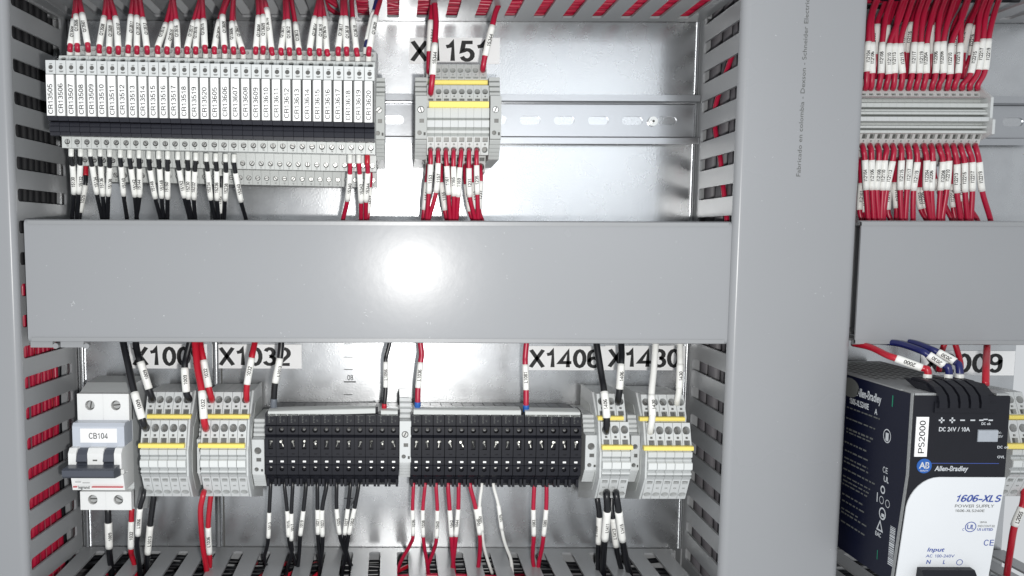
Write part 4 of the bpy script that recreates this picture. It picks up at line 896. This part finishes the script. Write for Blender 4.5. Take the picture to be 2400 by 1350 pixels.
wire([(641, 962, -50), (642, 934, -51), (645, 897, -52), (656, 839, -52), (660, 798, -50), (663, 760, -48)], BLACKW, 'black wire with grey ferrule and sleeve L1013 feeding the fuses', U, 2.2, (2, 3), 'L1013', (0, 1), mat('grey_ferrule', srgb(104, 110, 118), .35), cap=2.1, rs=2.45, twist=-.5)
wire([(900, 962, -54), (901, 946, -55), (904, 908, -54), (904, 848, -52), (906, 832, -51), (914, 800, -50), (918, 760, -48)], BLACKW, 'thin black wire with red ferrule and sleeve L1056', U, 1.5, (2, 3), 'L1056', (0, 1), RED2, cap=2.1, rs=1.75)
wire([(978, 960, -54), (979, 942, -55), (980, 909, -54), (986, 849, -52), (988, 828, -51), (985, 800, -50), (984, 760, -48)], RED, 'red wire with blue ferrule and sleeve L1036', U, 1.95, (2, 3), 'L1036', (0, 1), BLUE, cap=2.2, rs=2.15)
wire([(1233, 964, -54), (1233, 949, -55), (1233, 914, -54), (1231, 854, -52), (1231, 836, -51), (1234, 800, -50), (1235, 760, -48)], RED, 'red wire with blue ferrule and sleeve L1081', U, 1.95, (2, 3), 'L1081', (0, 1), BLUE, cap=2.2, rs=2.15)
wire([(1421, 1014, -58), (1421, 1008, -71), (1422, 979, -75), (1416, 918, -70), (1409, 875, -62), (1397, 798, -54), (1393, 760, -50)], BLACKW, 'thick black wire with sleeve 1406 in the lower tier of X1406', U, 2.25, (2, 3), '1406', cap=2.3, rs=2.6)
wire([(1449, 946, -46), (1449, 940, -57), (1452, 912, -60), (1456, 853, -57), (1457, 830, -54), (1456, 798, -50), (1456, 760, -48)], BLACKW, 'black wire with sleeve 1406 in the upper tier of X1406', U, 2.2, (2, 3), '1406', cap=2.3, rs=2.55, twist=-.3)
wire([(1524, 1014, -58), (1524, 1008, -71), (1529, 975, -75), (1527, 925, -70), (1532, 870, -62), (1537, 798, -54), (1538, 760, -50)], WHITEW, 'thick white wire with sleeve 1430 in the lower tier of X1430', U, 2.15, (2, 3), '1430', cap=2.2, rs=2.4, twist=-.5)
wire([(1588, 948, -46), (1587, 941, -57), (1592, 911, -60), (1594, 853, -57), (1594, 830, -54), (1594, 798, -50), (1594, 760, -48)], WHITEW, 'white wire with sleeve 1430 in the upper tier of X1430', U, 2.1, (2, 3), '1430', cap=2.2, rs=2.35, twist=-.3)
# wires below the lower strips
G = 'wires running down into the lower duct'
wire([(252, 1180, -40), (253, 1195, -44), (254, 1225, -44), (256, 1284, -42), (258, 1310, -38), (262, 1345, -34), (264, 1400, -30)], BLACKW, 'black wire with sleeve 1009 under the circuit breaker', G, 2.3, (2, 3), '1009', cap=2.2, twist=-.3)
wire([(312, 1170, -38), (309, 1195, -42), (308, 1222, -42), (307, 1285, -42), (309, 1302, -38), (318, 1335, -34), (322, 1390, -30)], RED2, 'red wire with sleeve 1032 under the circuit breaker', G, 1.95, (2, 3), '1032', cap=2.2)
wire([(338, 1150, -52), (337, 1151, -64), (335, 1166, -67), (328, 1191, -66), (323, 1254, -60), (322, 1285, -54), (329, 1350, -44), (332, 1400, -40)], BLACKW, 'black wire with sleeve L1056 bending out of the X1009 strip', G, 1.75, (3, 4), 'L1056', cap=2.1, rs=2.05)
wire([(362, 1150, -45), (359, 1175, -46), (352, 1232, -46), (346, 1298, -44), (345, 1320, -42), (346, 1350, -38), (346, 1400, -36)], BLACKW, 'black wire with sleeve L1013 under the X1009 strip', G, 2.1, (2, 3), 'L1013', cap=2.2, rs=2.4, twist=-.2)
wire([(478, 1152, -52), (478, 1153, -64), (475, 1166, -68), (470, 1200, -66), (475, 1275, -56), (485, 1340, -46), (490, 1400, -40)], RED2, 'thick red wire bending out of the first X1032 terminal', G, 1.95)
wire([(496, 1150, -45), (492, 1180, -46), (488, 1236, -46), (491, 1298, -44), (492, 1318, -42), (488, 1352, -38), (486, 1400, -36)], RED2, 'red wire with sleeve L1036 under the X1032 strip', G, 1.85, (2, 3), 'L1036', cap=2.2, rs=2.15, twist=.1)
for q_, (hx_, sx_, sy, ex, ey, tail, st, mt, r_) in enumerate([
  (634,631,1201,629,1260,[(625,1285),(620,1310),(632,1345)],'1013',BLACKW,1.35),(667,673,1197,676,1257,[(682,1288),(692,1318),(700,1350)],'1015',BLACKW,1.3),(686,683,1203,683,1266,[(684,1295),(672,1340),(668,1370)],'1017',BLACKW,1.35),
  (717,711,1197,704,1254,[(702,1285),(698,1330),(694,1370)],'1019',BLACKW,1.45),(744,744,1194,745,1251,[(748,1290),(752,1335),(752,1375)],'1021',BLACKW,1.4),(765,755,1195,756,1256,[(755,1290),(750,1335),(746,1375)],'1023',BLACKW,1.5),
  (789,789,1192,796,1251,[(803,1278),(815,1310),(832,1345)],'1025',BLACKW,1.4),(821,815,1192,808,1252,[(808,1272),(818,1312),(834,1350)],'1027',BLACKW,1.35),(840,831,1191,818,1251,[(814,1275),(806,1320),(800,1360)],'1052',BLACKW,1.4),
  (969,967,1195,968,1254,[(962,1275),(940,1315),(928,1350)],'1036',RED,1.3),(996,991,1195,992,1257,[(996,1290),(1003,1330),(1006,1370)],'1038',RED,1.3),(1022,1025,1196,1023,1260,[(1018,1285),(1005,1320),(990,1360)],'1040',RED,1.35),
  (1050,1054,1195,1058,1256,[(1060,1290),(1064,1340),(1066,1380)],'1042',RED,1.55),(1075,1074,1193,1069,1256,[(1066,1285),(1060,1335),(1056,1380)],'1044',RED,1.5),(1102,1115,1192,1124,1252,[(1125,1285),(1121,1328),(1116,1370)],'1046',RED,1.5),
  (1129,1124,1187,1130,1245,[(1133,1275),(1142,1310),(1154,1345)],'1050',WHITEW,1.15),(1157,1168,1184,1176,1241,[(1184,1275),(1198,1315),(1202,1370)],'1075',WHITEW,1.2),(1252,1250,1194,1251,1255,[(1249,1285),(1249,1315),(1258,1365)],'1083',RED,1.5),(1281,1280,1194,1274,1255,[(1270,1285),(1262,1325),(1260,1375)],'1085',RED,1.5)]):
    T3 = [(a_, b_, y_) for (a_, b_), y_ in zip(tail, (-44, -38, -33))]
    cn = {BLACKW: 'black', RED: 'red', WHITEW: 'white'}[mt]
    wire([(hx_, 1118, -46), (hx_, 1140, -50), (sx_, sy, -50), (ex, ey, -48)] + T3, mt, f'{cn} wire with sleeve {st}, {(ORD + ["seventeenth", "eighteenth", "nineteenth"])[q_]} hanging from the black fuses', G, r_, (2, 3), st, cap=2.0, rs=max(1.5, r_ + .2), twist=random.uniform(-.45, .1))
wire([(1399, 1150, -46), (1400, 1170, -52), (1405, 1212, -52), (1403, 1274, -50), (1402, 1310, -45), (1401, 1352, -40), (1400, 1400, -38)], BLACKW, 'black wire with half-hidden sleeve L1409 under the X1406 strip', G, 1.9, (2, 3), 'L1409', cap=2.1, rs=2.2, twist=.9)
wire([(1423, 1152, -52), (1422, 1154, -66), (1422, 1166, -70), (1423, 1198, -68), (1417, 1265, -60), (1414, 1305, -52), (1413, 1352, -44), (1412, 1400, -40)], BLACKW, 'thick black wire with sleeve L1411 under the X1406 strip', G, 2.3, (3, 4), 'L1411', cap=2.2, rs=2.6, twist=-.4)
wire([(1434, 1165, -44), (1433, 1190, -46), (1436, 1215, -47), (1444, 1281, -46), (1450, 1310, -42), (1460, 1352, -38), (1466, 1400, -36)], BLACKW, 'black wire with sleeve L1413 crossing behind L1411', G, 1.9, (2, 3), 'L1413', cap=2.2, rs=2.2)
wire([(1444, 1152, -52), (1444, 1154, -66), (1445, 1166, -70), (1450, 1199, -68), (1459, 1267, -60), (1466, 1305, -52), (1477, 1352, -44), (1484, 1400, -40)], BLACKW, 'thick black wire with sleeve L1415 under the X1406 strip', G, 2.25, (3, 4), 'L1415', cap=2.2, rs=2.6, twist=-.3)
# power supply wires
N_ = 'wires at the power supply'
wire([(2000, 805, -70), (2040, 814, -86), (2078, 832, -104), (2100, 840, -110), (2160, 862, -116), (2174, 868, -118), (2174, 905, -118)], RED2, 'red wire with white sleeve 2000 plugged into the power supply', N_, 2.1, (3, 4), '2000', cap=2.2, rs=2.5)
wire([(2060, 800, -70), (2110, 806, -88), (2158, 822, -108), (2176, 832, -112), (2212, 856, -116), (2223, 864, -118), (2226, 905, -118)], NAVYW, 'blue wire with white sleeve 2030 nearest the red power supply wire', N_, 2.1, (3, 4), '2030', cap=2.0, rs=2.5)
wire([(2090, 796, -66), (2140, 804, -84), (2180, 818, -100), (2198, 826, -104), (2238, 848, -110), (2248, 860, -114), (2250, 905, -116)], NAVYW, 'blue wire with white sleeve 2030 nearest the X2009 plate', N_, 2.1, (3, 4), '2030', cap=2.0, rs=2.5)
for (x, st) in ((2174, 'r'), (2223, 'b'), (2249, 'b')):
    a = at(x, 880, -118); t = thing('ferrule', (a.x, a.y, at(x, 905, -118).z - 1), {2174: 'clear ferrule of the red power supply wire', 2223: 'clear ferrule of the blue wire nearest the red wire', 2249: 'clear ferrule of the blue wire nearest the plate'}[x], 'ferrule', 'clear ferrules at the power supply')
    MB().cyl((0, 0, 0), (0, 0, 1), 2.4, 8.5, 14).build('collar', FERR, t, False)
wire([(2222, 790, -30), (2212, 810, -30), (2205, 835, -28), (2200, 870, -26)], RED2, 'short red wire passing behind the blue sleeves', N_, 1.9)
wire([(2234, 790, -30), (2240, 810, -32), (2250, 845, -32), (2252, 862, -30)], RED2, 'short red wire ending in front of the X2009 plate', N_, 1.9)
wire([(2314, 790, -60), (2313, 820, -80), (2311, 860, -110), (2310, 902, -120)], RED2, 'straight red wire plugged into the far end of the power supply', N_, 2.0)
wire([(2404, 1120, -60), (2400, 1165, -64), (2395, 1190, -66), (2378, 1232, -66), (2368, 1290, -60), (2360, 1345, -50), (2355, 1390, -46)], RED2, 'red wire with white sleeve L2055 beside the power supply', N_, 2.1, (2, 3), 'L2055', cap=2.2, rs=2.5, twist=-.3)
# wires and added dark filler tubes inside the ducts, seen through the slots
def run(P, mt, label, group, r=1.7):
    o = Vector(P[0]); t = thing('wire', o, label, 'wire', group); mb = MB(); tube(mb, cat([Vector(p) - o for p in P], 5), r, 0, 8); mb.build('insulation', mt, t, True)
def wob(a): return random.uniform(-a, a)
for i in range(16):
    y = -4.5 - i * 4.5; z0 = 160 + (i % 2) * 3
    x0 = random.choice((-60, -50, -40, -25)); run([(x0, y, z0 + 30)] + [(x0 + 20 + k * (200 - x0) / 5, y + wob(1.6), z0 + wob(1.5)) for k in range(6)], RED, 'red wire lying in the upper duct behind its slots', 'red wires inside the upper duct')
for i in range(7):
    y = -8 - i * 9; run([(-236, y, 176)] + [(-236 + k * 34, y + wob(3), 172 + wob(4)) for k in range(1, 6)] + [(-30, y, 190)], random.choice((RED, BLACKW, BLACKW)), 'dark wire lying in the upper duct over the relays', 'wires inside the upper duct over the relays')
for i in range(15):
    y = -4 - i * 4.8; x0 = -250 - (i % 2) * 4; run([(x0 + wob(1), y + wob(1), 250 - k * 48) for k in range(6)] + [(x0, y, -25)], BLACKM, 'black wire inside the relay-side duct above the middle', 'black wires inside the relay-side duct', 2.9)
for i in range(15):
    y = -4 - i * 4.8; x0 = -249.5 - (i % 2) * 4 - (6 if i in (3, 9) else 0); run([(x0, y, -27)] + [(x0 + wob(1.2), y + wob(2.0), -70 - k * 52) for k in range(6)], BLACKW if i in (0, 13) else RED2 if i % 2 else RED, 'wire inside the relay-side duct below the middle' if i in (0, 13) else 'red wire inside the relay-side duct below the middle', 'wires inside the lower relay-side duct', 2.1)
for i in range(12):
    y = -5 - i * 6; z0 = -246 - (i % 3) * 5; mt = RED if i in (2, 6) else BLACKW
    run([(-236 + k * 64, y + wob(4), z0 + wob(3)) for k in range(8)], mt, ('red' if mt is RED else 'black') + ' wire lying in the lower duct behind its slots', ('red' if mt is RED else 'black') + ' wires inside the lower duct', 2.0)
for i in range(8):
    y = -8 - i * 9.5; run([(-238 + k * 76, y + wob(1), -257 + wob(1)) for k in range(7)], DARKFILL, 'added dark tube shading the floor of the lower duct', 'added dark tubes inside the lower duct', 4.6)  # tubes added to cover bright gaps and darken the duct floor
for (a_, b_) in ((560, 590), (620, 660), (680, 730), (745, 775), (920, 960)):
    P = [at(a_ - 20, 1352, -40), at(a_, 1336, -34), at(b_, 1316, -22), at(b_ + 12, 1310, -10)]; run([p + Vector((0, 0, -3)) for p in P], RED2, 'red wire crossing just below the lower duct slots', 'red wires crossing under the lower slots', 1.6)
pR = [(1724, 108), (1716, 130), (1690, 205), (1676, 255), (1676, 300), (1688, 370), (1695, 440), (1703, 510), (1706, 600)]
Pw = []
for (a_, b_) in pR:
    d = FW + RT * ((a_ - CX) / F) - UP * ((b_ - CY) / F); k = (XR0 + 5.5) / d.x; Pw.append((d.x*k, d.y*k - D, d.z*k))
run(Pw, RED, 'single red wire curving behind the slots of the wide vertical duct', None, 1.7)
for i in range(7):
    y = -9 - i * 10.5; run([(XR0 + 13 + (i % 2) * 4 + wob(1), y + wob(1), 250 - k * 100) for k in range(7)], DARKFILL, 'added dark tube shading the wide vertical duct behind its slots', 'added dark tubes inside the wide vertical duct', 5.6)  # tubes added so the duct interior reads as dark as its shade
for i in range(7):
    y = -10 - i * 9.5; run([(XR1 - 4 - (i % 2) * 3, y + wob(1), 60 - k * 40) for k in range(6)], RED2 if i % 3 else NAVYW, 'wire inside the wide vertical duct facing the power supply bay', 'wires inside the wide vertical duct', 2.0)
for i in range(6):
    y = -10 - i * 11; run([(XR1 + 4 + k * 36, y + wob(2), 168 + wob(4)) for k in range(5)], RED if i % 2 else BLACKW, 'wire lying in the duct above the I-number strip', 'wires inside the duct above the I-number strip', 2.0)
for i in range(6):
    y = -10 - i * 11; run([(XR1 + 4 + k * 36, y + wob(2), -247 + wob(2)) for k in range(5)], BLACKW, 'black wire lying in the duct below the power supply', 'wires inside the duct below the power supply', 2.2)
